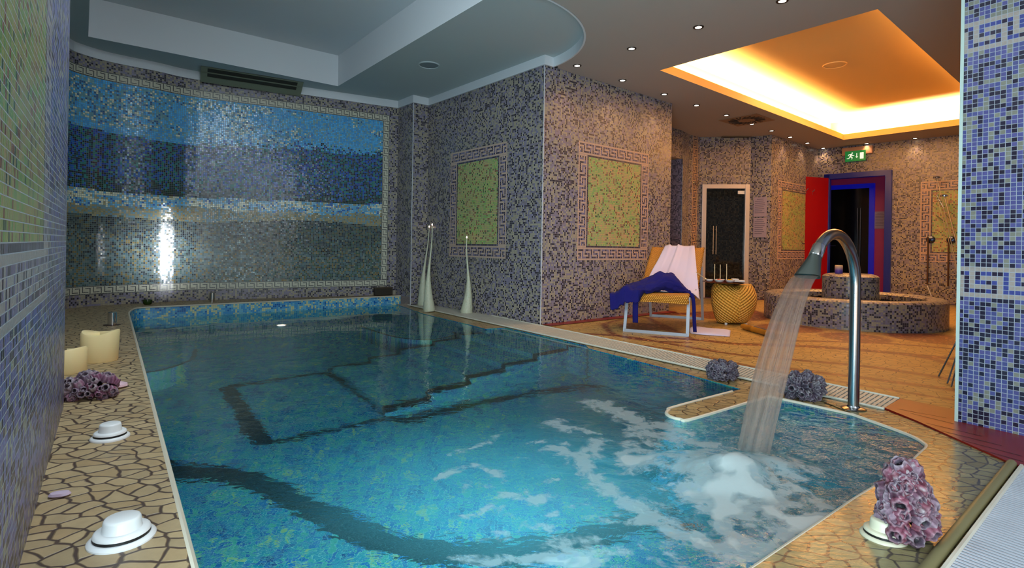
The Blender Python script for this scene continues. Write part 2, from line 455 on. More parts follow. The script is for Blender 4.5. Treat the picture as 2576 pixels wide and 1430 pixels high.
def tilewall(name, path, z0, z1, fn, pitch=TP, mat='mosaic', parent=None, kind='structure', u_start=0.0, holes=(), rad=None):
    rg = np.random.default_rng(abs(hash(name)) % 1000 if False else sum(map(ord, name)))
    P = np.array(path, float); seg = np.hypot(*(P[1:]-P[:-1]).T); cum = np.concatenate([[0], np.cumsum(seg)]); L = cum[-1]
    nu = max(1, int(math.ceil(L/pitch-1e-6))); nz = max(1, int(math.ceil((z1-z0)/pitch-1e-6)))
    us = np.minimum(np.arange(nu+1)*pitch, L); zs = np.minimum(z0+np.arange(nz+1)*pitch, z1)
    xs = np.interp(us, cum, P[:, 0]); ys = np.interp(us, cum, P[:, 1])
    V = np.zeros((nz+1, nu+1, 3)); V[..., 0] = xs; V[..., 1] = ys; V[..., 2] = zs[:, None]
    IV, IU = np.mgrid[0:nz, 0:nu]
    C = fn(IU, IV, rg)
    idx = (IV*(nu+1)+IU); Q = np.stack([idx, idx+1, idx+nu+2, idx+nu+1], -1)
    keep = np.ones(IU.shape, bool)
    uc = (IU+.5)*pitch; zc = z0+(IV+.5)*pitch
    for (a, b, c, d) in holes: keep &= ~((uc > a) & (uc < b) & (zc > c) & (zc < d))
    Q = Q[keep]; Cc = C[keep]; nf = len(Q)
    me = bpy.data.meshes.new(name)
    me.vertices.add(V.size//3); me.vertices.foreach_set('co', V.ravel())
    me.loops.add(nf*4); me.loops.foreach_set('vertex_index', Q.ravel().astype(np.int32))
    me.polygons.add(nf); me.polygons.foreach_set('loop_start', np.arange(nf, dtype=np.int32)*4)
    uv = me.uv_layers.new(name='UVMap')
    iu = IU[keep].astype(float); iv = IV[keep].astype(float)
    eu = np.minimum((iu+1), L/pitch); ez = np.minimum(iv+1, (z1-z0)/pitch)
    UV = np.stack([np.stack([iu, iv], -1), np.stack([eu, iv], -1), np.stack([eu, ez], -1), np.stack([iu, ez], -1)], 1)
    # keep the tile's own cell even at the last corner
    UV[:, 1:3, 0] = np.minimum(UV[:, 1:3, 0], iu[:, None]+.9999); UV[:, 2:4, 1] = np.minimum(UV[:, 2:4, 1], iv[:, None]+.9999)
    uv.data.foreach_set('uv', UV.ravel())
    a = me.attributes.new('Col', 'FLOAT_COLOR', 'FACE')
    a.data.foreach_set('color', np.concatenate([Cc, np.ones((nf, 1))], 1).ravel())
    me.update(calc_edges=True); me.validate()
    o = link(name, me, M[mat], parent)
    if kind and parent is None: o['kind'] = kind
    return o
plainl = lambda IU, IV, rg: lilac(IU, IV, rg)

# ------------------------------------------------------------------ plan of the walls
C0 = (.327, 6.0); RD = ang(39.5)
E1 = add(C0, EY, 2.42); E2 = add(E1, EX, -.25); E3 = add(E2, EY, .44)
PZ0, PZ1 = .72, 2.115
RE = add(C0, RD, 2.395)
# mural wall: curved to the left
mp = [(196, 123), (274, 146), (391.5, 170), (500, 193)]
MUR = [E3, tuple(1.01*v for v in at(750, 232.5, H))] + [tuple(1.02*v for v in at(a, b, H)) for a, b in reversed([(163, 107)]+mp)]
d_ = unit(MUR[-2], MUR[-1]); MUR.append(add(MUR[-1], d_, .5)); MUR.append(add(MUR[-1], ang(255), .9)); 
MUR = [MUR[0]]+smoothpath(MUR[1:], 5)
# right-hand side of the room behind
A_ = atd(1684, 9.0); B_ = atd(1713, 9.25); Cc_ = atd(1730, 9.55); D_ = atd(1757, 9.75)
E_ = atd(1885, 9.65); F_ = atd(1937, 9.45); G_ = atd(2055, 10.72); H_ = atd(2402, 9.22)
H2_ = add(H_, unit(G_, H_), 3.0)

# ------------------------------------------------------------------ walls
def boxwall(u0, u1, orange):
    a, b = round(u0/TP), round(u1/TP); v0 = round(PZ0/TP); v1 = round(PZ1/TP)
    return lambda IU, IV, rg: panel(lilac(IU, IV, rg), IU, IV, a, b, v0, v1, rg, False, orange)
tilewall('wall_middle_right', [C0, RE], 0, H, boxwall(.555, 1.882, True))
tilewall('wall_middle_left', [C0, E1], 0, H, boxwall(.62, 1.82, False))
tilewall('wall_middle_end', [RE, add(RE, EY, 2.5)], 0, H, plainl)
tilewall('wall_pilaster', [E1, E2], 0, H, plainl)
tilewall('wall_pilaster_side', [E2, E3], LZ, H, plainl)
for k, (p, q) in enumerate(((C0, C0), (E2, E2))):
    mb = MB(); mb.box((p[0], p[1], H/2), (.008, .008, H), rz=math.radians(40))
    tag(mb.build('trim_%d' % (k+1), M['trimline']), kind='structure')

# mural
def L_of(path): return sum(dist(a, b) for a, b in zip(path[:-1], path[1:]))
uR = (dist(E3, vwall(976, E3, MUR[1]))); uR = round(uR/TP)*TP
FP = TP/2; BW = 9*FP
zb0 = LZ+6*TP; zb1 = zb0+BW; nmur = 107; zt0 = zb1+nmur*TP; zt1 = zt0+BW
def fine(k, row):
    k = k % 10
    return (row == 0) | (row == 8) | ((k == 0) & (row <= 6)) | ((row == 6) & (k <= 5)) | ((k == 7) & (row >= 2)) | ((row == 2) & (k >= 3) & (k <= 7))
def finecol(on, rg):
    c = np.zeros(on.shape+(3,)); c[:] = lin((196, 190, 166)); c *= (1+.1*(rg.random(on.shape)[..., None]-.5))
    c[on] = lin((26, 18, 20)); return c
def cut(path, a, b):
    out = []; s = 0
    P = path; cum = [0]
    for i in range(1, len(P)): cum.append(cum[-1]+dist(P[i-1], P[i]))
    def pt(u):
        u = min(max(u, 0), cum[-1])
        for i in range(1, len(P)):
            if u <= cum[i]+1e-9:
                t = (u-cum[i-1])/(cum[i]-cum[i-1]); return (P[i-1][0]+(P[i][0]-P[i-1][0])*t, P[i-1][1]+(P[i][1]-P[i-1][1])*t)
        return P[-1]
    return [pt(a)]+[P[i] for i in range(1, len(P)) if a+1e-6 < cum[i] < b-1e-6]+[pt(b)]
LM = L_of(MUR)
def muralcol(IU, IV, rg):
    sh = IU.shape
    z = zb1+(IV+.5)*TP; uu = IU*TP; x = uu  # x grows from the right corner to the left
    w = fbm(IU/14.0, IV/6.0+3, 31)-.5; w2 = fbm(IU/40.0, IV*0+1.0, 8)-.5; r = rg.random(sh)
    n = fbm(IU/5.0, IV/2.0, 61)
    sky = pick(np.clip(r*.75+n*.3, 0, 1), [(5, (52, 128, 182)), (4, (66, 148, 196)), (2, (100, 140, 150)), (1, (60, 105, 160))])
    cl = (fbm(IU/9.0, IV/7.0, 91)+.25*np.clip((x-.8)/3.0, 0, 1) > .56) & (z < 2.62) & (z > 2.16+.1*w)
    sp = cl & (rg.random(sh) < .30); sky[sp] = lin((178, 178, 158))
    sp = cl & (rg.random(sh) < .22); sky[sp] = lin((40, 78, 120))
    sp = cl & (rg.random(sh) < .25); sky[sp] = lin((84, 128, 140))
    sea = pick(np.clip(r*.85+(n-.5)*.6+.07, 0, 1), [(4, (12, 52, 56)), (4, (24, 100, 96)), (4, (22, 76, 150)), (3, (16, 44, 130)), (2, (34, 30, 70))])
    dk = rg.random(sh) < .22; sea[dk] = lin((16, 24, 38))
    low = np.clip((1.62-z)/.2, 0, 1); k = rg.random(sh) < low*.75; sea[k] = pick(r, [(2, (16, 40, 22)), (1, (40, 32, 20)), (2, (10, 30, 40))])[k]
    foam = pick(r, [(4, (78, 140, 178)), (2, (120, 160, 178)), (2, (140, 128, 92)), (1, (30, 80, 150))])
    fw = (fbm(IU/7.0, IV/2.0, 17) > .52) & (rg.random(sh) < .6); foam[fw] = lin((190, 188, 165))
    sand = pick(np.clip(r*.6+n*.45, 0, 1), [(3, (112, 104, 74)), (3, (134, 120, 84)), (2, (92, 120, 132)), (1, (128, 98, 50)), (1, (80, 82, 66))])
    deep = pick(np.clip(r*.8+n*.2, 0, 1), [(4, (34, 40, 44)), (3, (66, 72, 66)), (2, (24, 22, 28)), (2, (84, 74, 44)), (2, (50, 78, 88)), (.4, (40, 44, 120))])
    bot = pick(np.clip(r*.8+n*.2, 0, 1), [(3, (92, 100, 96)), (3, (74, 92, 98)), (2, (110, 90, 48)), (2, (58, 76, 72)), (2, (40, 42, 44)), (2, (110, 112, 96))])
    C = bot
    t = np.clip((z-.62+w*.5)/.35, 0, 1); s = rg.random(sh) < t; C[s] = deep[s]
    # right part fades to green-brown
    rt = (rg.random(sh) < np.clip((1.9-x)/1.9, 0, 1)*.35) & (z < 1.1); C[rt] = pick(r, [(2, (52, 72, 52)), (1, (80, 70, 44)), (1, (46, 56, 66))])[rt]
    s = z > 1.13+.1*w+.05*w2; C[s] = sand[s]
    s = (z > 1.25+.16*w) & (z < 1.45); C[s] = foam[s]
    s = z > 1.41+.08*w2+.03*w; C[s] = sea[s]
    top = 2.075+.16*w2+.02*w+.015*(1-np.clip(x/4, 0, 1)); tr = (z-top)/.12
    blend = (x < 2.3); s = z > top; s2 = s & ~(blend & (rg.random(sh) > np.clip(tr, 0, 1)*.6+.4)); C[s2] = sky[s2]
    return C*(1+.2*(rg.random(sh)[..., None]-.5))
wm = tilewall('wall_mural', cut(MUR, 0, LM), LZ, zb0, plainl)
def sub(n, path, z0, z1, fn, pitch, mat):
    return tilewall(n, path, z0, z1, fn, pitch, mat, parent=wm)
sub('mosaic_border', cut(MUR, uR, LM), zb0, zb1, lambda U, V, rg: finecol(fine(-U, 8-V), rg), FP, 'mosaic_fine')
sub('mosaic_border', cut(MUR, uR, LM), zt0, zt1, lambda U, V, rg: finecol(fine(-U, 8-V), rg), FP, 'mosaic_fine')
sub('mosaic_border', cut(MUR, uR, uR+BW), zb1, zt0, lambda U, V, rg: finecol(fine(V, U), rg), FP, 'mosaic_fine')
sub('sea_picture', cut(MUR, uR+BW, LM), zb1, zt0, muralcol, TP, 'mural')
sub('mosaic_field', cut(MUR, 0, uR), zb0, zt1, plainl, TP, 'mosaic')
sub('mosaic_field', cut(MUR, 0, LM), zt1, H, plainl, TP, 'mosaic')

# near left wall with its own key-pattern panel
W0 = (-1.956, 2.395); WD = unit(W0, (-1.081, 1.207)); WE = add(W0, WD, 1.9)
pl = dist(W0, vwall(121, W0, WE)); iw = round(pl/TP)
v0_ = round((.682-LZ)/TP)
tilewall('wall_left', [W0, WE], LZ, H, lambda U, V, rg: panel(lilac(U, V, rg, True), U, V, iw, iw+70, v0_, v0_+66, rg, True), mat='mosaic_near')
tilewall('wall_left_end', [add(W0, EX, -1.2), W0], LZ, H, lambda U, V, rg: lilac(U, V, rg, True), mat='mosaic_near')
# near right pillar
P0 = at(2406, 1065); PD = unit(P0, at(2576, 1103)); PE = add(P0, PD, 1.4)
PH = zat(2402, 0, P0)
zrow = lambda py: zat(2404, py, P0)
rb = round(zrow(738)/TP); rt_ = round(zrow(66)/TP)
def pillarcol(U, V, rg):
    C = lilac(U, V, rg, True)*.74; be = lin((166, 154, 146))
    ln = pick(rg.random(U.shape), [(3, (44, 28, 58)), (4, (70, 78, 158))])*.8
    for r0, flip, off in ((rb-1, False, 0), (rt_-7, False, 4)):
        s = (V >= r0) & (V < r0+7); C[s] = be
        q = (V >= r0+1) & (V < r0+6)
        row = np.clip(4-(V-r0-1), 0, 4); on = q & (KEYA[row, (U+3+off-4*(off > 0)) % 7] > 0)
        C[on] = ln[on]
    return C
tilewall('wall_right', [P0, PE], 0, H, pillarcol, mat='mosaic_near')
tilewall('wall_right_side', [add(P0, EX, .8), P0], 0, H, lambda U, V, rg: lilac(U, V, rg, True), mat='mosaic_near')
mb = MB(); mb.box((P0[0], P0[1], H/2), (.014, .014, H), rz=math.radians(40))
tag(mb.build('trim_3', plain('pillar_edge', (178, 196, 188), .4)), kind='structure')

# walls of the room behind
zo = zat(1700, 397, atd(1700, 9.15))
tilewall('wall_far_left', [A_, B_, Cc_], 0, H, plainl, holes=((0, dist(A_, B_)+.02, -1, zo),))
iq = round(dist(Cc_, atd(1737, 9.62))/TP)
def stripcol(U, V, rg):
    C = lilac(U, V, rg); be = lin((206, 165, 120))
    q = (U >= iq) & (U < iq+7); C[q] = be
    s = (U >= iq+1) & (U < iq+6); on = s & (KEYA[np.clip(U-iq-1, 0, 4), V % 7] > 0)
    C[on] = pick(rg.random(U.shape), [(3, (60, 30, 30)), (2, (110, 80, 90))])[on]; return C
tilewall('wall_far_strip', [Cc_, D_], 0, H, stripcol)
DZ = 2.02
du0, du1 = dist(D_, vwall(1763, D_, E_)), dist(D_, vwall(1882, D_, E_))
tilewall('wall_far_door', [D_, E_], 0, H, plainl, holes=((du0, du1, -1, DZ),))
tilewall('wall_far_column', [E_, F_], 0, H, plainl)
def gp(p, q, xa, xb):
    a, b = round(dist(p, vwall(xa, p, q))/TP), round(dist(p, vwall(xb, p, q))/TP)
    return lambda U, V, rg: panel(lilac(U, V, rg), U, V, a, b, round(PZ0/TP), round(PZ1/TP), rg, False, True)
tilewall('wall_far_angle', [F_, G_], 0, H, gp(F_, G_, 1956, 2042))
bd0, bd1 = dist(G_, vwall(2080, G_, H2_)), dist(G_, vwall(2234, G_, H2_))
BZ = zat(2231, 437, vwall(2231, G_, H2_))
xb_ = vwall(2314, G_, H2_); iu_ = round(dist(G_, xb_)/TP)
tilewall('wall_far_right', [G_, H2_], 0, H, lambda U, V, rg: panel(lilac(U, V, rg), U, V, iu_, iu_+60, round(PZ0/TP), round(PZ1/TP), rg, False, True), holes=((bd0, bd1, -1, BZ),))
# blue niche behind the left opening
def bluecol(U, V, rg): return pick(rg.random(U.shape), [(3, (26, 60, 100)), (3, (40, 74, 96)), (2, (18, 34, 60)), (1, (70, 80, 70))])
tilewall('wall_niche', [add(A_, EY, 1.0), add(add(Cc_, EY, .9), EX, .5)], 0, H, bluecol)
tilewall('wall_niche_side', [B_, add(B_, EY, 1.2)], 0, H, lambda U, V, rg: pick(rg.random(U.shape), [(3, (150, 140, 170)), (2, (110, 100, 130)), (2, (60, 60, 90))]))
slab('ceiling_niche', [[A_, Cc_, add(Cc_, EY, 1.3), add(A_, EY, 1.3)]], zo, M['ceiling'], up=False)['kind'] = 'structure'

# ------------------------------------------------------------------ ceilings
Sp = add(C0, RD, .20)
cc = (-.56, 5.34); rr = 1.24
a0 = math.atan2(Sp[1]-cc[1], Sp[0]-cc[0])
ARC = [(cc[0]+rr*math.cos(a0+(-math.pi/2-.1-a0)*k/40), cc[1]+rr*math.sin(a0+(-math.pi/2-.1-a0)*k/40)) for k in range(41)]
near_ = [(-.75, 3.6), (-.2, 1.2), (.2, -2.2)]
ca, cb, cd_ = at(222, 92, HP), at(850, 217, HP), at(1215, 0, HP)
u1 = unit(ca, cb); u2 = unit(cb, cd_)
cofs = [ca, cb, add(cb, u2, 6.2), add(ca, u2, 6.2)]
left_far = [add(MUR[-1], (-1.5, -1)), (-5.5, -2.2)]
pool_outline = [Sp]+ARC[1:]+near_+[(-6, -2.2), (-7, 4.0)]+[add(p, (-.05, .05)) for p in reversed(MUR[2:])]+[add(E3, (.1, .3)), add(C0, (.3, .3))]
tag(slab('ceiling', [pool_outline, cofs], HP, M['pool_ceiling'], up=False), kind='structure')
cofz = zat(850, 140, cb)
mb = MB()
for i in range(4):
    a, b = cofs[i], cofs[(i+1) % 4]
    mb.raw([(a[0], a[1], HP), (b[0], b[1], HP), (b[0], b[1], cofz), (a[0], a[1], cofz)], [(0, 1, 2, 3)])
mb.raw([(p[0], p[1], cofz) for p in cofs], [(3, 2, 1, 0)])
tag(mb.build('ceiling_recess', M['white_plaster'], smooth=False), kind='structure')
room_outline = [Sp]+ARC[1:]+near_+[(9, -2.2), (12, 3), (12, 13), (-1, 13), add(C0, (.3, .4))]
cov = [at(1660, 177, H), at(2208, 23, H), None, at(2122, 352, H)]
cov[2] = (cov[1][0]+cov[3][0]-cov[0][0], cov[1][1]+cov[3][1]-cov[0][1])
tag(slab('ceiling_room', [room_outline, cov], H, M['ceiling'], up=False), kind='structure')
# cove: lip, trough and raised ceiling
cen = (sum(p[0] for p in cov)/4, sum(p[1] for p in cov)/4)
def grow(poly, k):
    c = (sum(p[0] for p in poly)/len(poly), sum(p[1] for p in poly)/len(poly))
    a = unit(poly[0], poly[1]); b = unit(poly[0], poly[3])
    sg = ((-1, -1), (1, -1), (1, 1), (-1, 1))
    return [(p[0]+a[0]*k*s+b[0]*k*t, p[1]+a[1]*k*s+b[1]*k*t) for p, (s, t) in zip(poly, sg)]
big = grow(cov, .32); LIP = H+.10; CT = H+.40
mb = MB()
for i in range(4):
    a, b = cov[i], cov[(i+1) % 4]; c, d = big[i], big[(i+1) % 4]; a2, b2 = grow(cov, .03)[i], grow(cov, .03)[(i+1) % 4]
    mb.raw([(a[0], a[1], H), (b[0], b[1], H), (b[0], b[1], LIP), (a[0], a[1], LIP)], [(0, 1, 2, 3)])
    mb.raw([(a[0], a[1], LIP), (b[0], b[1], LIP), (b2[0], b2[1], LIP), (a2[0], a2[1], LIP)], [(0, 1, 2, 3)])
    mb.raw([(a2[0], a2[1], LIP), (b2[0], b2[1], LIP), (b2[0], b2[1], H+.02), (a2[0], a2[1], H+.02)], [(0, 1, 2, 3)])
    mb.raw([(a2[0], a2[1], H+.02), (b2[0], b2[1], H+.02), (d[0], d[1], H+.02), (c[0], c[1], H+.02)], [(0, 1, 2, 3)])
    mb.raw([(c[0], c[1], H+.02), (d[0], d[1], H+.02), (d[0], d[1], CT), (c[0], c[1], CT)], [(0, 1, 2, 3)])
mb.raw([(p[0], p[1], CT) for p in big], [(3, 2, 1, 0)])
tag(mb.build('ceiling_cove', M['cove'], smooth=False), kind='structure')
# plaster band between tile top and pool ceiling
def offs(path, k):
    out = []
    for i, p in enumerate(path):
        a = path[max(i-1, 0)]; b = path[min(i+1, len(path)-1)]; u = unit(a, b); out.append((p[0]+u[1]*-k, p[1]+u[0]*k))
    return out
bandp = [p for p in reversed(MUR)]+[E2, E1, C0]+ARC+near_
mb = MB(); off = .018
inner = []
for i, p in enumerate(bandp):
    a = bandp[max(i-1, 0)]; b = bandp[min(i+1, len(bandp)-1)]
    if i in (0, len(bandp)-1): n = unit(a, b); inner.append((p[0]+n[1]*off, p[1]-n[0]*off)); continue
    n1 = unit(a, p); n2 = unit(p, b); m1 = (n1[1], -n1[0]); m2 = (n2[1], -n2[0]); s = (m1[0]+m2[0], m1[1]+m2[1]); l = math.hypot(*s) or 1
    k = off/(max(.35, (l/2)**1)); inner.append((p[0]+s[0]/l*k, p[1]+s[1]/l*k))
for i in range(len(bandp)-1):
    a, b, c, d = inner[i], inner[i+1], bandp[i+1], bandp[i]
    mb.raw([(a[0], a[1], H-.004), (b[0], b[1], H-.004), (b[0], b[1], HP), (a[0], a[1], HP)], [(0, 1, 2, 3)])
    mb.raw([(a[0], a[1], H-.004), (b[0], b[1], H-.004), (c[0], c[1], H-.004), (d[0], d[1], H-.004)], [(0, 1, 2, 3)])
tag(mb.build('trim_4', M['white_plaster'], smooth=False), kind='structure')

# ------------------------------------------------------------------ pool and decks
led = [at(x, y, LZ) for x, y in ((490, 1430), (418, 1150), (360, 925), (335, 830))]
un = unit(led[1], led[0]); led = [add(led[0], un, 1.9)]+led
ledc = [at(x, y, LZ) for x, y in ((326, 797), (325, 785), (340, 775.5), (362, 773))]
ledf = [at(x, y, LZ) for x, y in ((660, 759.4), (1027, 743))]
def xing(a, u, b, w):
    det = u[0]*-w[1]+u[1]*w[0]; t = ((b[0]-a[0])*-w[1]+(b[1]-a[1])*w[0])/det
    return (a[0]+u[0]*t, a[1]+u[1]*t)
ledf[1] = xing(ledf[0], unit(ledf[0], ledf[1]), E2, EY); print('LX', ledf[1], E2, E3)
if (ledf[1][0]-E2[0])*EY[0]+(ledf[1][1]-E2[1])*EY[1] < .01: ledf[1] = add(E2, EY, .01)
LED = led+smoothpath(ledc, 4)+ledf
px = lambda l, z=0: [at(a, b, z) for a, b in l]
e_end = at(985, 765)
edge1 = [e_end]+px([(1065, 789), (1188, 818), (1222, 827), (1271, 824), (1365, 844.5), (1475, 869), (1481, 876), (1668, 924), (1864, 978)])
pen = smoothpath(px([(1864, 978), (1700, 1021), (1683, 1030), (1677, 1038), (1688, 1047), (1712, 1053), (1742, 1052), (1885, 1010), (1932, 995)]), 5)
edge2 = px([(1961, 1001.5), (2040, 1018.5), (2146, 1042)])+smoothpath(px([(2146, 1042), (2228, 1071), (2294, 1096), (2325, 1114), (2332, 1124), (2319, 1137), (2269, 1182), (2154, 1253)]), 4)[1:]
ub = unit(edge2[-1], at(1948, 1393)); 
corner = xing(LED[1], unit(LED[1], LED[0]), edge2[-1], ub); LED[0] = corner; edge2.append(add(corner, ub, -.002))
LEDr = [LED[-1]]
e_end = vwall(1000, LED[-2], LED[-1])
POOL = LED[:-1]+[e_end]+edge1[1:]+pen[1:]+edge2
def pwall(name, path, z0, z1, m, closed=False):
    mb = MB(); us = [0]
    n = len(path); rng = n if closed else n-1
    V = []; Fc = []; UV = []
    u = 0
    for i in range(rng):
        a, b = path[i], path[(i+1) % n]; l = dist(a, b)
        mb.raw([(a[0], a[1], z0), (b[0], b[1], z0), (b[0], b[1], z1), (a[0], a[1], z1)], [(0, 1, 2, 3)])
        UV += [(u, z0), (u+l, z0), (u+l, z1), (u, z1)]; u += l
    o = mb.build(name, m, smooth=False); uv = o.data.uv_layers.new(name='UVMap')
    uv.data.foreach_set('uv', np.array(UV, float).ravel()); return o
FLZ = -1.1
nled = len(LED)
tag(pwall('wall_ledge_band', LED, -.09, LZ-.012, M['pool_band']), kind='structure')
tag(pwall('wall_pool_ledge_side', LED, FLZ, -.09, M['pool']), kind='structure')
tag(pwall('wall_pool_deck_side', POOL[nled-1:]+[LED[0]], FLZ, -.004, M['pool']), kind='structure')
tag(slab('floor_pool', [[(-5.5, -1.5), (4, -1.5), (4, 9), (-5.5, 9)]], FLZ, M['pool']), kind='structure')
# ledge
lo_ = [p for p in MUR]
LEDP = [add(LED[0], unit(LED[1], LED[0]), 1.2)]+LED[1:]+[add(p, (-.05, .05)) for p in lo_]+[(-4.6, 2.0), add(LED[0], (-2.6, 0))]
tag(slab('floor_ledge', [LEDP], LZ, M['stone']), kind='structure')
def edging(name, path, z, r, m, kind='structure'):
    mb = MB(); mb.tube([(p[0], p[1], z) for p in path], r, 8); return tag(mb.build(name, m), kind=kind)
edging('trim_5', LED, LZ-.006, .009, M['lip'])
edging('trim_6', pen[1:]+edge2, -.007, .010, M['lip'])
# decks
base = [(-7, -2.2), (9, -2.2), (13, 3), (13, 14), (-7, 14)]
tag(slab('floor', [base, POOL], -.004, M['stone_deck'], th=0), kind='structure')
wet = [edge2[4], edge2[6]]+px([(2224, 1032), (2302, 1065), (2533, 1170), (2338, 1430)])
bar0, bar1 = at(2545, 1172), at(2340, 1427); ubar = unit(bar0, bar1); bar2 = add(bar1, ubar, 1.4)
wet = edge2[2:]+[add(edge2[-1], (.2, -.35)), bar2, bar0]+px([(2300, 1062), (2224, 1032), (2100, 1006), (2050, 1003)])
tag(slab('floor_wet_deck', [wet], .002, M['stone_wet']), kind='structure')
# room floor with coloured bands, as a fine grid
GA, GB = at(1365, 822), at(2265, 1008); gu = unit(GA, GB); gn = (-gu[1], gu[0])
if gn[0]*.77+gn[1]*.64 < 0: gn = (-gn[0], -gn[1])
cell = .03
IY, IX = np.mgrid[0:240, -20:260]
Xc = GA[0]+gu[0]*IX*cell*1.0+gn[0]*IY*cell; Yc = GA[1]+gu[1]*IX*cell+gn[1]*IY*cell
def bands():
    B = np.zeros(Xc.shape)
    def line(pts, w, soft=.02):
        p = smoothpath(px(pts), 6); D = dseg(Xc, Yc, p)
        ww = w*(1+.5*(fbm(Xc*1.7, Yc*1.7, 3)-.5)); return np.clip((ww-D)/soft+.5, 0, 1)
    L = [([(1380, 836), (1560, 846), (1700, 868), (1850, 892), (1990, 905), (2200, 925), (2420, 960)], .045),
         ([(1500, 862), (1640, 872), (1760, 895), (1900, 925), (2080, 955), (2260, 985), (2420, 1010)], .03),
         ([(1650, 848), (1760, 856), (1860, 866), (1990, 870), (2150, 880), (2420, 905)], .07),
         ([(1985, 858), (2100, 860), (2250, 866), (2420, 880)], .04),
         ([(1960, 925), (2080, 940), (2200, 955), (2420, 985)], .05),
         ([(2260, 890), (2350, 905), (2430, 930)], .05),
         ([(1520, 815), (1545, 842), (1640, 858), (1735, 862)], .04), ([(1520, 815), (1580, 802), (1700, 798)], .03),
         ([(1630, 800), (1735, 850)], .035), ([(1630, 800), (1700, 845)], .03), ([(1640, 790), (1780, 790)], .12), ([(1880, 780), (1930, 800)], .1)]
    for p, w in L: B = np.maximum(B, line(p, w))
    for (x, y, r) in ((1985, 826, .35), (2150, 850, .33), (2350, 852, .42), (1620, 822, .30), (1830, 795, .5)):
        c = at(x, y); D = np.hypot(Xc-c[0], Yc-c[1]); B = np.maximum(B, np.clip((r-D)/.03, 0, 1)*.9)
    return B
Bv = bands()
walls = [add(C0, (-.05, 0)), add(RE, RD, -.0), add(RE, EY, 2.4), add(A_, (0, .3)), add(D_, (0, .6)), add(E_, (0, .1)), F_, add(G_, (0, 1.2)), add(H2_, (.6, 0)), (9.5, 2.0), add(GB, gu, 1.6), GB, GA]
xm = (Xc[:-1, :-1]+Xc[1:, 1:])/2; ym = (Yc[:-1, :-1]+Yc[1:, 1:])/2
kp = inpoly(xm, ym, walls)
ny, nx = Xc.shape; idx = np.arange(ny*nx).reshape(ny, nx)
Q = np.stack([idx[:-1, :-1], idx[:-1, 1:], idx[1:, 1:], idx[1:, :-1]], -1)[kp]
used, inv = np.unique(Q, return_inverse=True); Q = inv.reshape(-1, 4)
me = bpy.data.meshes.new('floor_room')
co = np.stack([Xc.ravel(), Yc.ravel(), np.zeros(Xc.size)], -1)[used]
me.from_pydata(co.tolist(), [], Q.tolist()); me.update()
a = me.attributes.new('Band', 'FLOAT', 'POINT'); a.data.foreach_set('value', Bv.ravel()[used])
fr_ = link('floor_room', me, M['stone_room']); fr_['kind'] = 'structure'; planar_uv(fr_)

# steps down into the pool
UPs = [(1222, 829), (1155, 842), (1087, 859), (1005, 879), (926, 900), (831, 923)]
LOs = [(1430, 870), (1353, 894), (1273, 919), (1182, 950), (1085, 985), (971, 1029)]
SZ = [-.10, -.27, -.44, -.60, -.77, -.94]
U = [at(1271, 824)]+[atw(*p, z) for p, z in zip(UPs, SZ)]
Lw = [at(1475, 869)]+[atw(*p, z) for p, z in zip(LOs, SZ)]
U[0] = add(U[0], EX, .03); Lw[0] = add(Lw[0], EX, .03)
mb = MB(); UVs = []
def q4(a, b, c, d, uv):
    mb.raw([a, b, c, d], [(0, 1, 2, 3)]); UVs.extend(uv)
st = MB()
wst = .06
for k in range(6):
    z = SZ[k]; zn = SZ[k+1] if k < 5 else FLZ
    a, b, c, d = U[k], Lw[k], Lw[k+1], U[k+1]
    q4((*a, z), (*b, z), (*c, z), (*d, z), [a, b, c, d])
    q4((*d, z), (*c, z), (*c, zn), (*d, zn), [(0, z), (dist(d, c), z), (dist(d, c), zn), (0, zn)])
    for p, q in ((a, d), (b, c)):
        q4((*p, z), (*q, z), (*q, FLZ), (*p, FLZ), [(0, z), (dist(p, q), z), (dist(p, q), FLZ), (0, FLZ)])
    for p, q, inn in ((a, d, unit(a, b)), (b, c, unit(b, a))):
        p2, q2 = add(p, inn, wst), add(q, inn, wst); e = .003
        st.raw([(*p, z+e), (*q, z+e), (*q2, z+e), (*p2, z+e)], [(0, 1, 2, 3)])
        nn = unit(a, d); q_, q3 = add(q, nn, e), add(q2, nn, e)
        st.raw([(*q_, z+e), (*q3, z+e), (*q3, zn), (*q_, zn)], [(0, 1, 2, 3)])
        s2 = add((0, 0), inn, -e)
        st.raw([(*add(p, s2), z+e), (*add(q, s2), z+e), (*add(q, s2), z-.045), (*add(p, s2), z-.045)], [(0, 1, 2, 3)])
stp = mb.build('pool_steps', M['pool'], smooth=False)
uvl = stp.data.uv_layers.new(name='UVMap'); uvl.data.foreach_set('uv', np.array(UVs, float).ravel())
tag(stp, kind='structure')
st.build('step_edging', M['black_tile'], stp, smooth=False)
def ribbon(mb, path, w, z):
    P = [Vector((p[0], p[1])) for p in path]; n = len(P); Lp = []; Rp = []
    for i in range(n):
        t = (P[min(i+1, n-1)]-P[max(i-1, 0)]).normalized(); nn = Vector((-t.y, t.x)); ww = w[i] if isinstance(w, list) else w
        Lp.append(P[i]+nn*ww/2); Rp.append(P[i]-nn*ww/2)
    V = [(p.x, p.y, z) for p in Lp]+[(p.x, p.y, z) for p in Rp]
    mb.raw(V, [(i, n+i, n+i+1, i+1) for i in range(n-1)])
fw = lambda l, z=FLZ: [atw(a, b, z) for a, b in l]
mb = MB()
q = fw([(568, 973), (825, 937), (982, 1054), (662, 1118)])
for a, b, w in ((q[0], q[1], .06), (q[1], q[2], .06), (q[2], q[3], .06), (q[3], q[0], .11)): ribbon(mb, [a, b], w, FLZ+.004)
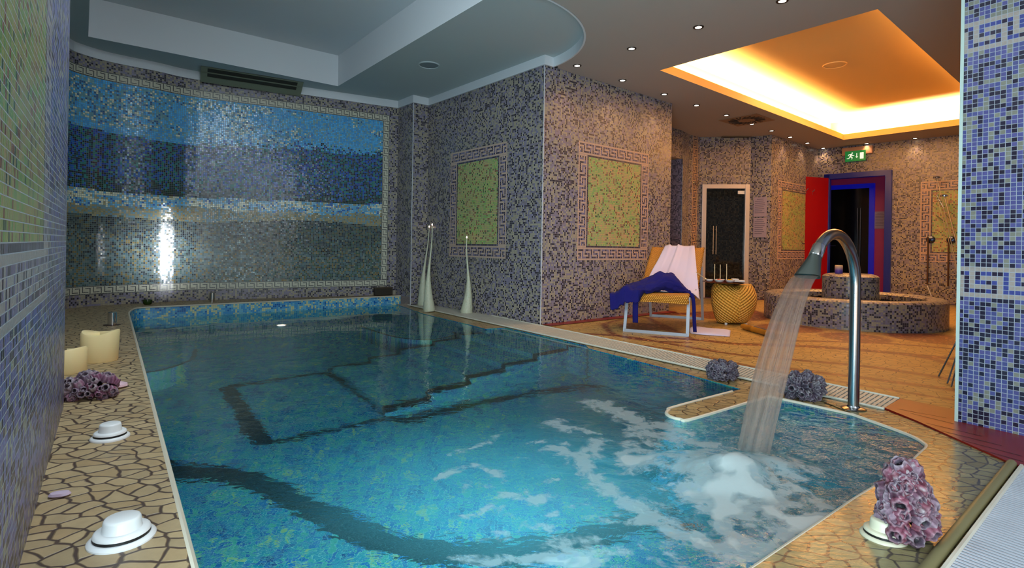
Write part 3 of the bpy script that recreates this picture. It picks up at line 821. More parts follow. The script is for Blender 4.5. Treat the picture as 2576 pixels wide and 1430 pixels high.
ribbon(mb, smoothpath(fw([(380, 1172), (440, 1188), (560, 1195), (650, 1220), (740, 1265), (850, 1318), (980, 1368), (1150, 1395), (1320, 1388), (1480, 1350), (1620, 1310), (1750, 1290)]), 8), .15, FLZ+.005)
ribbon(mb, smoothpath(fw([(982, 1054), (1030, 1058), (1120, 1035), (1250, 1008), (1380, 985), (1500, 978), (1620, 985)]), 8), .09, FLZ+.006)
tag(mb.build('floor_pool_lines', M['black_tile'], smooth=False), kind='structure')
# submerged benches
def bench(name, pts, z):
    p = [atw(a, b, z) for a, b in pts[0]]; p = smoothpath(p, 5) + pts[1]
    o = slab(name, [p], z, M['pool'], th=abs(FLZ-z)); tag(o, kind='structure')
    mb = MB(); ribbon(mb, p[:len(p)-len(pts[1])], .035, z+.004); mb.build('bench_edging', M['black_tile'], o, smooth=False)
def bench2(pts, back, z):
    p = smoothpath([atw(a, b, z) for a, b in pts], 5)
    o = slab('pool_bench', [p+back], z, M['pool'], th=abs(FLZ-z)); tag(o, kind='structure')
    mb = MB(); ribbon(mb, p, .035, z+.004); mb.build('bench_edging', M['black_tile'], o, smooth=False)
l0 = LED[3]; l1 = LED[len(led)+6]
bench2([(352, 938), (400, 933), (455, 918), (484, 902), (492, 880)], [add(LED[len(led)+9], (.35, .10)), add(LED[len(led)+9], (.02, .06)), LED[len(led)], LED[3]], -.55)
bench2([(1140, 836), (1145, 843), (1110, 852), (1070, 856), (1010, 851), (955, 838), (905, 820)], [vwall(960, LED[-2], LED[-1]), e_end, edge1[1], edge1[2]], -.40)

# ------------------------------------------------------------------ water
def watergrid():
    s = .022
    x0, x1, y0, y1 = -4.9, 3.2, .1, 8.6
    nx, ny = int((x1-x0)/s), int((y1-y0)/s)
    Y, X = np.mgrid[0:ny, 0:nx]; X = x0+X*s; Y = y0+Y*s
    imp = at(1895, 1135); spl = at(1850, 1165)
    d = np.hypot(X-imp[0], Y-imp[1])
    foam = np.zeros(X.shape)
    def blob(a, b, rx, k, ry=None, th=-50):
        c = at(a, b); dx, dy = X-c[0], Y-c[1]; t = math.radians(th); ry = ry or rx
        u = dx*math.cos(t)+dy*math.sin(t); v = -dx*math.sin(t)+dy*math.cos(t)
        return k*np.exp(-((u/rx)**2+(v/ry)**2))
    def streak(pts, w, k):
        D = dseg(X, Y, smoothpath(px(pts), 6)); return k*np.exp(-(D/w)**2)
    n1 = fbm(X*3.6, Y*3.6, 40); n2 = fbm(X*8, Y*8, 50, 3); n3 = fbm(X*16, Y*16, 60, 3)
    stz = 1-np.abs(2*fbm(X*2.6+3, Y*2.6, 70)-1)*3.2
    foam = np.maximum(foam, streak([(1395, 1125), (1460, 1150), (1490, 1190), (1530, 1225), (1590, 1265), (1660, 1310), (1740, 1345), (1850, 1400)], .055, 1.0))
    foam = np.maximum(foam, streak([(1390, 1060), (1440, 1075), (1500, 1100), (1480, 1150)], .07, .75))
    foam = np.maximum(foam, streak([(1500, 1012), (1560, 1035), (1640, 1080), (1740, 1105), (1830, 1125)], .09, .9))
    foam = np.maximum(foam, streak([(1110, 1195), (1165, 1170), (1230, 1178), (1270, 1205)], .035, .75))
    foam = np.maximum(foam, streak([(1140, 1140), (1190, 1122), (1240, 1105), (1255, 1085)], .025, .6))
    foam = np.maximum(foam, streak([(1340, 1110), (1370, 1105), (1420, 1112)], .03, .6))
    foam = np.maximum(foam, streak([(1490, 1300), (1560, 1305), (1640, 1305)], .03, .8))
    foam = np.maximum(foam, streak([(1365, 1320), (1400, 1345), (1440, 1385), (1475, 1405)], .05, .95))
    foam = np.maximum(foam, streak([(1330, 1400), (1400, 1400), (1450, 1415), (1480, 1395)], .04, .95))
    foam = np.maximum(foam, streak([(1460, 1378), (1520, 1385)], .03, .8))
    for a, b, w, k in ((1285, 1240, .05, .7), (1350, 1250, .05, .8), (1215, 1215, .05, .6), (1225, 1275, .05, .65), (1265, 1330, .035, .8), (1240, 1350, .03, .9),
                       (1190, 1395, .04, .9), (1265, 1400, .05, .9), (1380, 1205, .035, .65), (1450, 1272, .03, .6), (1310, 1150, .03, .5), (1390, 1285, .02, .6), (1280, 1290, .03, .5), (1175, 1290, .03, .5)):
        foam = np.maximum(foam, blob(a, b, w*1.6, k, w*.8, 200))
    # froth field right of the diagonal streak
    dg = at(1500, 1190); field = np.clip(1.3-d/1.25, 0, 1)*np.clip((X-(.15+.32*(Y-1.5)))/.12, 0, 1)*np.clip((2.75-Y+.1*X)/.25, 0, 1)
    field = field*np.clip((1.10-X-.35*(Y-2.1))/.14, 0, 1)
    net = np.clip((stz-.05)*1.3, 0, 1)*.62+n2*.40
    foam = np.maximum(foam, np.clip(field*1.7, 0, 1)*net*1.14)
    edge = np.zeros(X.shape); De = dseg(X, Y, edge2[-3:]); foam = np.maximum(foam, np.exp(-(De/.16)**2)*(.25+.6*n2)*np.clip((2.1-Y)/.3, 0, 1)*1.15)
    ds = np.sqrt(((X-spl[0]+.03)/.30)**2+((Y-spl[1]+.05)/.17)**2)
    sp = np.clip(1.35-ds, 0, 1)
    foam = foam*(.55+.9*n2)
    foam = np.maximum(foam, np.clip(sp*1.7, 0, 1)*(.75+.4*n2))
    chop = np.clip(1.15-d/1.55, 0, 1)**1.5+.5*np.clip(1-d/.9, 0, 1)
    chop *= np.clip(.35+1.0*n1, 0, 1.4)
    chop = np.maximum(chop, .13*np.clip((5.4-Y)/1.6, 0, 1))
    cm = at(1300, 1180); milk = np.exp(-(((X-cm[0])/.75)**2+((Y-cm[1])/.55)**2)**1.5)*(.75+.5*n1)
    milk = np.maximum(milk, np.clip(1-d/.8, 0, 1)*.30)
    milk = np.maximum(milk, field*.12)
    z = WZ+.003*(n1-.5)
    z = z+np.clip(sp, 0, 1)*(.035+.075*(n2-.35))+np.clip(1-d/.55, 0, 1)*.02*(n2-.5)
    rip = np.sin(d*62)*np.exp(-d*1.5)*.0022*np.clip((d-.5)/.3, 0, 1)*np.clip((Y-2.4)/.5, 0, 1); z = z+rip
    z = z+chop*.010*(n3-.5)
    kp = inpoly(X[:-1, :-1]+s/2, Y[:-1, :-1]+s/2, POOL)
    g_ = kp.copy()
    for dy, dx in ((0, 1), (0, -1), (1, 0), (-1, 0)): g_ |= np.roll(np.roll(kp, dy, 0), dx, 1)
    idx = np.arange(X.size).reshape(X.shape)
    Q = np.stack([idx[:-1, :-1], idx[:-1, 1:], idx[1:, 1:], idx[1:, :-1]], -1)[g_]
    used, inv = np.unique(Q, return_inverse=True); Q = inv.reshape(-1, 4).astype(np.int32)
    co = np.stack([X.ravel(), Y.ravel(), z.ravel()], -1)[used]
    me = bpy.data.meshes.new('water')
    me.vertices.add(len(co)); me.vertices.foreach_set('co', co.ravel())
    me.loops.add(Q.size); me.loops.foreach_set('vertex_index', Q.ravel())
    me.polygons.add(len(Q)); me.polygons.foreach_set('loop_start', np.arange(len(Q), dtype=np.int32)*4)
    for nme, arr in (('foam', foam), ('chop', chop), ('milk', milk)):
        a = me.attributes.new(nme, 'FLOAT', 'POINT'); a.data.foreach_set('value', arr.ravel()[used])
    me.update(calc_edges=True); me.validate()
    o = link('pool_water', me, M['water'], smooth=True); tag(o, kind='structure'); return o
watergrid()

# ================================================================== OBJECTS
SPOTS = [(1968, 2), (1757, 68), (1589, 122), (1452, 165), (1566, 202), (1671, 237), (1752, 265), (1827, 290), (1891, 312), (1941, 329), (1988, 345), (2031, 360), (2071, 373), (2180, 361), (2302, 348)]
def copy_tree(o, parent=None):
    c = o.copy(); col.objects.link(c); c.parent = parent
    for ch in list(o.children): copy_tree(ch, c)
    return c
M['lamp_glow'] = plain('lamp_glow', (255, 255, 255), .5, emit=(255, 240, 220), es=9)
M['dark_ring'] = plain('dark_lamp_ring', (60, 50, 44), .4, .5)
# ---- downlights
dl = empty('ceiling_spotlight')
mb = MB(); mb.lathe([(.028, -.001), (.030, -.006), (.046, -.006), (.048, 0)], 24); mb.build('rim', M['dark_ring'], dl)
mb = MB(); mb.lathe([(.0001, -.004), (.029, -.004), (.029, -.001)], 24); mb.build('bulb', M['lamp_glow'], dl)
LBL = ['cut off by the top edge of the photo, nearest ceiling spotlight', 'largest fully seen ceiling spotlight, between the curved step and the glowing recess',
       'ceiling spotlight midway between the curved ceiling step and the largest spotlight', 'ceiling spotlight just beside the end of the curved pool ceiling step',
       'ceiling spotlight above the green panel of the corner block', 'ceiling spotlight just off the far end of the corner block top',
       'ceiling spotlight between the corner block and the round air vent, first past the block', 'ceiling spotlight just before the round swirl air vent',
       'ceiling spotlight touching the far edge of the swirl air vent', 'ceiling spotlight above the left jamb of the angled wall, next after the swirl vent',
       'ceiling spotlight above the coat hook wall, second after the swirl vent', 'ceiling spotlight above the coat hook wall, third after the swirl vent',
       'ceiling spotlight in the far corner of the room, last of the long row', 'ceiling spotlight directly above the exit sign', 'ceiling spotlight above the shower wall near the pillar']
for i, (a, b) in enumerate(SPOTS):
    o = dl if i == 0 else copy_tree(dl)
    p = at(a, b, H); o.location = (p[0], p[1], H); tag(o, LBL[i], 'ceiling light', 'small round spotlights in the ceiling')
# ---- loudspeakers
def disc_speaker(p, z, r, m1, m2, lab):
    t = empty('ceiling_speaker', (p[0], p[1], z), 0, lab, 'speaker')
    mb = MB(); mb.lathe([(r*.86, -.004), (r*.9, -.012), (r*.98, -.012), (r, 0)], 40); mb.build('rim', m1, t)
    mb = MB(); mb.lathe([(.0001, -.008), (r*.87, -.005), (r*.87, 0)], 40); mb.build('grille', m2, t)
disc_speaker(at(1079, 163, HP), HP, .125, M['pool_ceiling'], plain('grey_grille', (120, 130, 136), .8), 'round flush loudspeaker in the blue-grey pool ceiling')
disc_speaker(at(2100, 163, CT), CT, .14, plain('gold_rim', (250, 205, 130), .6), M['cove'], 'round flush loudspeaker inside the glowing ceiling recess')
# ---- air vents
p = at(1878, 302, H); t = empty('air_vent', (p[0], p[1], H), math.radians(40), 'square ceiling vent with a round swirl of dark slots', 'vent')
mb = MB(); mb.box((0, 0, -.004), (.60, .60, .008), bev=.002); mb.build('plate', plain('vent_plate', (150, 120, 92), .6), t)
mb = MB()
for k in range(24):
    a = 2*math.pi*k/24; rr_ = .185 if k % 2 else .20
    mb.box((rr_*math.cos(a), rr_*math.sin(a), -.010), (.15, .018, .005), M=Matrix.Rotation(a+.5, 4, 'Z'))
mb.build('slots', M['black'], t)
p = at(1845, 347.5, H); t = empty('air_vent', (p[0], p[1]-.05, H), math.radians(-2), 'flat rectangular ceiling vent above the glass door', 'vent')
mb = MB(); mb.box((0, 0, -.006), (.50, .30, .012), bev=.003); mb.build('frame', plain('dull_vent', (120, 104, 80), .6), t)
mb = MB()
for k in range(7): mb.box((0, -.11+k*.036, -.014), (.44, .02, .004))
mb.build('louvres', plain('dull_louvre', (70, 58, 44), .7), t)
# wedge-shaped slot diffuser over the mural
pa, pb = vwall(497, MUR[8], MUR[2]), vwall(748, MUR[8], MUR[2])
dm = unit(pa, pb); nn = (dm[1], -dm[0]); Lv = dist(pa, pb); t = empty('slot_diffuser', (pa[0], pa[1], 0), math.atan2(dm[1], dm[0]), 'long grey-green slotted air grille where the mural meets the ceiling', 'vent')
zb_, zt_ = 2.835, HP-.002; prj = .26; mg = plain('grille_paint', (128, 132, 112), .5, .2)
# cross-section in local coords: x along, -y towards room
A0 = (0, -.03, zb_); B0 = (0, -prj, zt_)
mb = MB()
for x in (0, Lv): mb.raw([(x, 0, zb_), (x, -.03, zb_), (x, -prj, zt_), (x, 0, zt_)], [(0, 1, 2, 3)])
def sl(f0, f1, x0, x1, lift=0.0):
    f = lambda q: (-.03-(prj-.03)*q, zb_+(zt_-zb_)*q)
    y0, z0 = f(f0); y1, z1 = f(f1); ny_, nz_ = -(zt_-zb_), -(prj-.03); l = math.hypot(ny_, nz_); ny_, nz_ = ny_/l*lift, nz_/l*lift
    return [(x0, y0+ny_, z0+nz_), (x1, y0+ny_, z0+nz_), (x1, y1+ny_, z1+nz_), (x0, y1+ny_, z1+nz_)]
mb.raw(sl(0, 1, 0, Lv), [(0, 1, 2, 3)]); mb.raw([(0, 0, zb_), (Lv, 0, zb_), (Lv, -.03, zb_), (0, -.03, zb_)], [(0, 1, 2, 3)])
for f0, f1 in ((.0, .38), (.62, .68), (.93, 1.0)): mb.raw(sl(f0, f1, 0, Lv, .006), [(0, 1, 2, 3)])
for x0, x1 in ((0, .06), (Lv-.06, Lv)): mb.raw(sl(.38, .93, x0, x1, .006), [(0, 1, 2, 3)])
mb.build('housing', mg, t, smooth=False)
mb = MB()
for f0, f1 in ((.39, .61), (.69, .92)): mb.raw(sl(f0, f1, .07, Lv-.07, .003), [(0, 1, 2, 3)])
mb.build('slots', plain('slot_shadow', (40, 40, 32), .7), t, smooth=False)

# ---- gratings
def grating(name, a, b, c, d, n, lab, m, mrail, sw=.55, inset=.012):
    """a-b: one long side, d-c the other; slats cross from a-b to d-c"""
    t = empty(name, (0, 0, 0), 0, lab, 'drain grate')
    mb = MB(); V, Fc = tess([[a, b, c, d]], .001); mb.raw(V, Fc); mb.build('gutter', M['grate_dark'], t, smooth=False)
    mb = MB(); zt = .0085
    lerp = lambda p, q, k: (p[0]+(q[0]-p[0])*k, p[1]+(q[1]-p[1])*k)
    for i in range(n):
        k0, k1 = (i+.5-sw/2)/n, (i+.5+sw/2)/n
        P = [lerp(a, b, k0), lerp(a, b, k1), lerp(d, c, k1), lerp(d, c, k0)]
        mb.raw([(*q, zt) for q in P]+[(*q, .002) for q in P], [(0, 1, 2, 3), (4, 7, 6, 5), (0, 4, 5, 1), (1, 5, 6, 2), (2, 6, 7, 3), (3, 7, 4, 0)])
    mb.build('slats', m, t, smooth=False)
    mb = MB()
    for p, q in ((a, b), (d, c)):
        mb.tube([(*p, .008), (*q, .008)], .008, 6)
    if name: 
        for k in (.33, .66):
            p, q = lerp(a, d, k), lerp(b, c, k); mb.tube([(*p, .005), (*q, .005)], .003, 4)
    mb.build('side_rails', mrail, t)
    return t
M['slat'] = plain('white_slat', (206, 202, 186), .45, var=.1, bscale=8)
grating('overflow_grate', at(1026, 769), at(2224, 1033), at(2263, 1007), at(1062, 760), 240, 'long white slatted overflow grate running beside the pool and corner block', M['slat'], M['slat'], .70)
bn = unit(P0, PE)  # slats run along the pillar direction
mside = (-ubar[1], ubar[0]);
if mside[0] < 0: mside = (ubar[1], -ubar[0])
b0 = add(bar0, mside, .03); b2 = add(b0, ubar, 2.3)
grating('overflow_grate', b0, b2, add(b2, PD, .9), add(b0, PD, .9), 118, 'white slatted grate in the bottom right corner beside the stone bar', plain('white_slat_near', (190, 196, 206), .4, var=.15, bscale=6), M['slat'], .50)
mb = MB(); mb.tube([(*bar0, .008), (*add(bar0, ubar, 2.4), .002)], .017, 12)
tag(mb.build('stone_bar', stone_mat('mossy_bar', (134, 126, 82), (122, 114, 76), (142, 132, 86), (90, 82, 56), 3, .02)), 'rounded mossy beige stone bar edging the grate at bottom right', 'kerb')
# red timber deck
rd = px([(2226, 1031), (2265, 1007), (2403, 1036)])+[P0, PE, add(b0, PD, 1.1), b0, bar0]+px([(2302, 1062)])
t = slab('timber_deck', [rd], .010, M['red_wood'], th=.012); tag(t, 'dark red timber decking under the foreground pillar', 'decking')
mb = MB()
for (x0, y0, x1, y1) in ((2262, 1030, 2380, 1052), (2290, 1040, 2400, 1067), (2330, 1065, 2470, 1098), (2370, 1085, 2520, 1122), (2420, 1108, 2570, 1148), (2460, 1130, 2574, 1162)):
    ribbon(mb, [at(x0, y0, .011), at(x1, y1, .011)], .004, .0112)
mb.build('groove', M['groove'], t, smooth=False)
# red strip at the foot of the walls
def redstrip(n, pts, w, side):
    mb = MB(); ribbon(mb, offs(pts, side*w/2), w, .006); 
    return tag(mb.build(n, M['red_wood'], smooth=False), kind='structure')
redstrip('baseboard_middle', [add(C0, RD, .02), RE], .15, -1)
redstrip('baseboard_far', [D_, E_], .07, -1); redstrip('baseboard_far_column', [E_, F_], .07, -1)
redstrip('baseboard_far_angle', [F_, G_], .07, -1); redstrip('baseboard_far_right', [G_, H2_], .09, -1)

# ---- round tiled fountain
fc = (4.22, 6.80); FR = .97
def ringtile(name, rad, z0, z1, parent, fn=plainl):
    n = int(round(2*math.pi*rad/TP)); pts = [(fc[0]+rad*math.cos(2*math.pi*k/n), fc[1]+rad*math.sin(2*math.pi*k/n)) for k in range(n+1)]
    return tilewall(name, pts, z0, z1, fn, TP, 'mosaic', parent)
ft = empty('tiled_fountain', (0, 0, 0), 0, 'low round mosaic fountain basin with a raised drum in its middle', 'fountain')
def warmtile(IU, IV, rg): return lilac(IU, IV, rg)
ringtile('basin_wall', FR, 0, .30, ft)
ringtile('basin_inner_wall', FR-.19, .10, .30, ft)
def torus_ring(name, r0, r1, z0, hgt, parent, seg=5):
    # tiled rounded top between radii r0<r1
    n = int(round(2*math.pi*r1/TP)); m = max(3, int(round((r1-r0+hgt)/TP)))
    V = []; Fc = []; C = []; UV = []; rg = np.random.default_rng(5)
    for j in range(m+1):
        t = j/m; e = min(t, 1-t)*2; r = r1+(r0-r1)*t; z = z0+hgt*(1-(2*t-1)**4)
        for k in range(n): q = 2*math.pi*k/n; V.append((fc[0]+r*math.cos(q), fc[1]+r*math.sin(q), z))
    for j in range(m):
        for k in range(n):
            k2 = (k+1) % n; Fc.append((j*n+k, j*n+k2, (j+1)*n+k2, (j+1)*n+k)); UV += [(k, j), (k+.9999, j), (k+.9999, j+.9999), (k, j+.9999)]
    me = bpy.data.meshes.new(name); me.from_pydata(V, [], Fc); me.update()
    IU, IV = np.meshgrid(np.arange(n), np.arange(m)); C = lilac(IU, IV, rg).reshape(-1, 3)
    uv = me.uv_layers.new(name='UVMap'); uv.data.foreach_set('uv', np.array(UV, float).ravel())
    a = me.attributes.new('Col', 'FLOAT_COLOR', 'FACE'); a.data.foreach_set('color', np.concatenate([C, np.ones((len(C), 1))], 1).ravel())
    return link(name, me, M['mosaic'], parent, smooth=True)
torus_ring('rim', FR-.19, FR, .30, .030, ft)
n = 64; mb = MB(); mb.lathe([(.0001, .235), (FR-.19, .235)], 64, (fc[0], fc[1], 0)); w_ = mb.build('basin_water', plain('still_water', (14, 24, 30), .03), ft)
ringtile('drum', .305, .12, .555, ft)
torus_ring('drum_top', .0, .305, .555, .035, ft)
def candle(name, loc, r, h, mat, lab, cat='candle', fn=None, wick=True, n=36):
    t = empty(name, loc, 0, lab, cat)
    mb = MB(); mb.lathe([(r*.96, 0), (r, .006), (r, h-.012), (r*.93, h-.002), (r*.8, h-.004), (r*.5, h-.012), (.0001, h-.014)], n, fn=fn); mb.build('wax_body', mat, t)
    if wick:
        mb = MB(); mb.tube([(0, 0, h-.015), (.001, 0, h+.005), (.003, .001, h+.018)], .0016, 6); mb.build('wick', M['black'], t)
    return t
m, nt, out = nodes('purple_fade_wax'); g = G(nt)
zz = g('ShaderNodeSeparateXYZ', {0: g('ShaderNodeTexCoord').outputs['Generated']}).outputs[2]
bsdf(g, out, Base_Color=g.ramp(zz, [(0, lin((58, 40, 150))), (.35, lin((84, 66, 170))), (.7, lin((190, 160, 160))), (.95, lin((240, 205, 150)))]), Roughness=.5)
candle('pillar_candle', (*atd(2111, 6.75), .590), .043, .105, m, 'candle fading from cream top to purple base on the fountain drum')

# ---- swan-neck water spout
pb_ = at(2147, 1030); fd = unit(pb_, at(1900, 1135)); spn = empty('water_spout', (pb_[0], pb_[1], 0), math.atan2(fd[1], fd[0]), 'tall curved chrome swan-neck spout pouring water into the pool', 'water spout')
mb = MB(); rn = .275; zc_ = .675
pts = [(0, 0, 0), (0, 0, .2), (0, 0, .45), (0, 0, zc_)]
for k in range(1, 15):
    a = math.pi-math.pi*.80*k/14; pts.append((rn+rn*math.cos(a), 0, zc_+rn*math.sin(a)*1.0))
mb.tube(pts, .0275, 24); mb.build('neck', M['steel'], spn)
e = Vector(pts[-1]); dr = (Vector(pts[-1])-Vector(pts[-2])).normalized()
mb = MB(); mb.lathe([(.060, 0), (.062, .006), (.048, .012), (.034, .014), (.030, .022)], 28); mb.build('base_flange', M['steel'], spn)
mb = MB(); mb.tube([e-dr*.065, e-dr*.060, e+dr*.004, e+dr*.008], [.0290, .0310, .0310, .029], 24); mb.build('collar', M['chrome'], spn)
# flattened fan nozzle
V = []; Fc = []; nn_ = 24; steps = 8; side = Vector((0, 1, 0)); upv = side.cross(dr).normalized()
for i in range(steps+1):
    t_ = i/steps; c_ = e+dr*(.002+.128*t_); wv = .029+(.060-.029)*t_**1.1; hv = .029+(.018-.029)*t_**.8
    for k in range(nn_):
        q = 2*math.pi*k/nn_; sx_ = math.copysign(abs(math.cos(q))**(1-.45*t_), math.cos(q)); sy_ = math.copysign(abs(math.sin(q))**(1-.45*t_), math.sin(q))
        V.append(c_+side*wv*sx_+upv*hv*sy_)
for i in range(steps):
    for k in range(nn_):
        k2 = (k+1) % nn_; Fc.append((i*nn_+k, i*nn_+k2, (i+1)*nn_+k2, (i+1)*nn_+k))
V.append(e+dr*.11); Fc += [(steps*nn_+k, steps*nn_+(k+1) % nn_, len(V)-1) for k in range(nn_)]
mb = MB(); mb.raw(V, Fc, True); mb.build('fan_nozzle', plain('nozzle_steel', (118, 126, 122), .32, 1.0), spn)
tip = e+dr*.122
# falling sheet of water
m, nt, out = nodes('falling_water'); g = G(nt)
uv = g('ShaderNodeUVMap', uv_map='UVMap').outputs[0]
n1 = g('ShaderNodeTexNoise', {'Vector': g.vm('MULTIPLY', uv, (34, 1.1, 1)), 'Scale': 1.0, 'Detail': 5.0, 'Roughness': .6}).outputs[0]
n2 = g('ShaderNodeTexNoise', {'Vector': g.vm('MULTIPLY', uv, (9, .8, 1)), 'Scale': 1.0, 'Detail': 2.0}).outputs[0]
bp = g('ShaderNodeBump', {'Height': n1, 'Strength': .9, 'Distance': .012}).outputs[0]
tr = g('ShaderNodeBsdfTransparent', {'Color': (.97, .97, .98, 1)}).outputs[0]
gls = g('ShaderNodeBsdfGlass', {'Color': (1, 1, 1, 1), 'Roughness': .22, 'IOR': 1.15, 'Normal': bp}).outputs[0]
df = g('ShaderNodeBsdfPrincipled', {'Base Color': (*lin((176, 148, 132)), 1), 'Roughness': .25, 'Normal': bp}).outputs[0]
a1 = g('ShaderNodeMixShader', {0: .45, 1: tr, 2: gls}).outputs[0]
f = g('ShaderNodeMapRange', {'Value': g.math('ADD', g.math('MULTIPLY', n1, .6), g.math('MULTIPLY', n2, .4)), 'From Min': .38, 'From Max': .68, 'To Min': .06, 'To Max': .42}).outputs[0]
mx = g('ShaderNodeMixShader', {0: f, 1: a1, 2: df}); nt.links.new(mx.outputs[0], out.inputs[0]); M['falling'] = m
imp = Vector((*at(1893, 1137, 0), WZ)); Rz = Matrix.Rotation(math.atan2(fd[1], fd[0]), 4, 'Z'); tipw = Matrix.Translation((pb_[0], pb_[1], 0)) @ Rz @ tip
fdv = Vector((fd[0], fd[1], 0)); sdv = Vector((-fd[1], fd[0], 0))
d_h = (imp-tipw).dot(fdv); V = []; Fc = []; UV = []; NI, NJ = 46, 22
for layer in (0, 1):
    for i in range(NI+1):
        t_ = i/NI; s_ = (t_**.55*.80+t_*.20); c_ = tipw+fdv*(d_h*s_)+Vector((0, 0, (imp.z-tipw.z)*t_)) + sdv*((imp-tipw).dot(sdv)*t_)
        wv = (.054+.022*math.sin(min(1, t_*1.6)*math.pi/2)-.012*max(0, t_-.6))
        for j in range(NJ+1):
            q = j/NJ*2-1; bulge = (.020*(1-q*q)*(1 if layer else -1))*(1+.3*t_)
            V.append(c_+sdv*q*wv+fdv*(bulge+.004*math.sin(q*11+layer*2+t_*3)))
    b_ = layer*(NI+1)*(NJ+1)
    for i in range(NI):
        for j in range(NJ):
            Fc.append((b_+i*(NJ+1)+j, b_+i*(NJ+1)+j+1, b_+(i+1)*(NJ+1)+j+1, b_+(i+1)*(NJ+1)+j))
            for (ii, jj) in ((i, j), (i, j+1), (i+1, j+1), (i+1, j)): UV.append((jj/NJ+layer*3.3, ii/NI))
me = bpy.data.meshes.new('falling_water'); me.from_pydata([tuple(v) for v in V], [], Fc); me.update()
uvl = me.uv_layers.new(name='UVMap'); uvl.data.foreach_set('uv', np.array(UV, float).ravel())
o = link('falling_water', me, M['falling'], None, True); tag(o, 'curved sheet of water falling from the chrome spout into the pool', 'water', kind='stuff')

# ---- wicker lounge chair
def wick_mat(name, c1, c2, sx, sy, mode='basket'):
    m, nt, out = nodes(name); g = G(nt)
    uv = g('ShaderNodeUVMap', uv_map='UVMap').outputs[0]; v = g.vm('MULTIPLY', uv, (sx, sy, 1)); sp = g('ShaderNodeSeparateXYZ', {0: v})
    row = g.math('FLOOR', sp.outputs[1]); sh = g.math('MULTIPLY', g.math('MODULO', row, 2.0), .5)
    a = g.math('ABSOLUTE', g.math('SINE', g.math('MULTIPLY', g.math('ADD', sp.outputs[0], sh), math.pi)))
    b = g.math('ABSOLUTE', g.math('SINE', g.math('MULTIPLY', sp.outputs[1], math.pi)))
    h = g.math('MULTIPLY', g.math('POWER', a, .6), g.math('POWER', b, .5))
    c = g.mix(h, lin(c1), lin(c2)); n = g('ShaderNodeTexNoise', {'Vector': uv, 'Scale': 30.0}).outputs[0]
    c = g.vm('SCALE', c, None, g.math('MULTIPLY_ADD', n, .4, .8))
    bp = g('ShaderNodeBump', {'Height': h, 'Strength': .9, 'Distance': .008}).outputs[0]
    bsdf(g, out, Base_Color=c, Roughness=.5, Normal=bp); return m
M['wicker'] = wick_mat('honey_wicker', (130, 74, 14), (236, 164, 58), 32, 104)
ch_o = at(1648, 841); ch_r = ang(-25); ch_f = (-ch_r[1], ch_r[0])
chair = empty('wicker_lounger', (ch_o[0], ch_o[1], 0), math.atan2(ch_r[1], ch_r[0]), 'honey wicker reclining lounge chair on a grey metal frame by the corner block', 'lounge chair')
CW = .315
prof = smoothpath([(.035, .315), (.03, .365), (.07, .40), (.25, .40), (.48, .355), (.66, .335), (.78, .37), (.94, .49), (1.20, .69), (1.45, .875)], 6)
cum = [0]
for i in range(1, len(prof)): cum.append(cum[-1]+dist(prof[i-1], prof[i]))
def pat(s):
    s = min(max(s, 0), cum[-1])
    for i in range(1, len(prof)):
        if s <= cum[i]:
            t = (s-cum[i-1])/(cum[i]-cum[i-1]); p = (prof[i-1][0]+(prof[i][0]-prof[i-1][0])*t, prof[i-1][1]+(prof[i][1]-prof[i-1][1])*t)
            u = unit(prof[i-1], prof[i]); return p, (-u[1], u[0])
    return prof[-1], (-u[1], u[0])
V = []; Fc = []; UV = []; nx_ = 24; ns = 80; th = .022
for side_ in (0, 1):
    for i in range(ns+1):
        s = cum[-1]*i/ns; p, nrm = pat(s); 
        for j in range(nx_+1):
            x = -CW+2*CW*j/nx_; dip = -.012*(1-(x/CW)**2); o_ = (th/2)*(1 if side_ == 0 else -1)+dip; wob = .003*math.sin(i*1.9) if (j in (0, nx_)) else 0
            V.append((x+wob*(1 if j else -1), p[0]+nrm[0]*o_, p[1]+nrm[1]*o_))
    b_ = side_*(ns+1)*(nx_+1)
    for i in range(ns):
        for j in range(nx_):
            f = (b_+i*(nx_+1)+j, b_+i*(nx_+1)+j+1, b_+(i+1)*(nx_+1)+j+1, b_+(i+1)*(nx_+1)+j); Fc.append(f if side_ == 0 else f[::-1])
            uvq = [(j/nx_, i/ns), ((j+1)/nx_, i/ns), ((j+1)/nx_, (i+1)/ns), (j/nx_, (i+1)/ns)]; UV += uvq if side_ == 0 else uvq[::-1]
B2 = (ns+1)*(nx_+1)
for i in range(ns):
    for j in (0, nx_):
        Fc.append((i*(nx_+1)+j, (i+1)*(nx_+1)+j, B2+(i+1)*(nx_+1)+j, B2+i*(nx_+1)+j)); UV += [(0, i/ns), (0, (i+1)/ns), (.03, (i+1)/ns), (.03, i/ns)]
for j in range(nx_):
    for i in (0, ns):
        Fc.append((i*(nx_+1)+j, i*(nx_+1)+j+1, B2+i*(nx_+1)+j+1, B2+i*(nx_+1)+j)); UV += [(j/nx_, 0), ((j+1)/nx_, 0), ((j+1)/nx_, .01), (j/nx_, .01)]
me = bpy.data.meshes.new('seat_and_back'); me.from_pydata(V, [], Fc); me.update()
uvl = me.uv_layers.new(name='UVMap'); uvl.data.foreach_set('uv', np.array(UV, float).ravel())
link('seat_and_back', me, M['wicker'], chair, True)
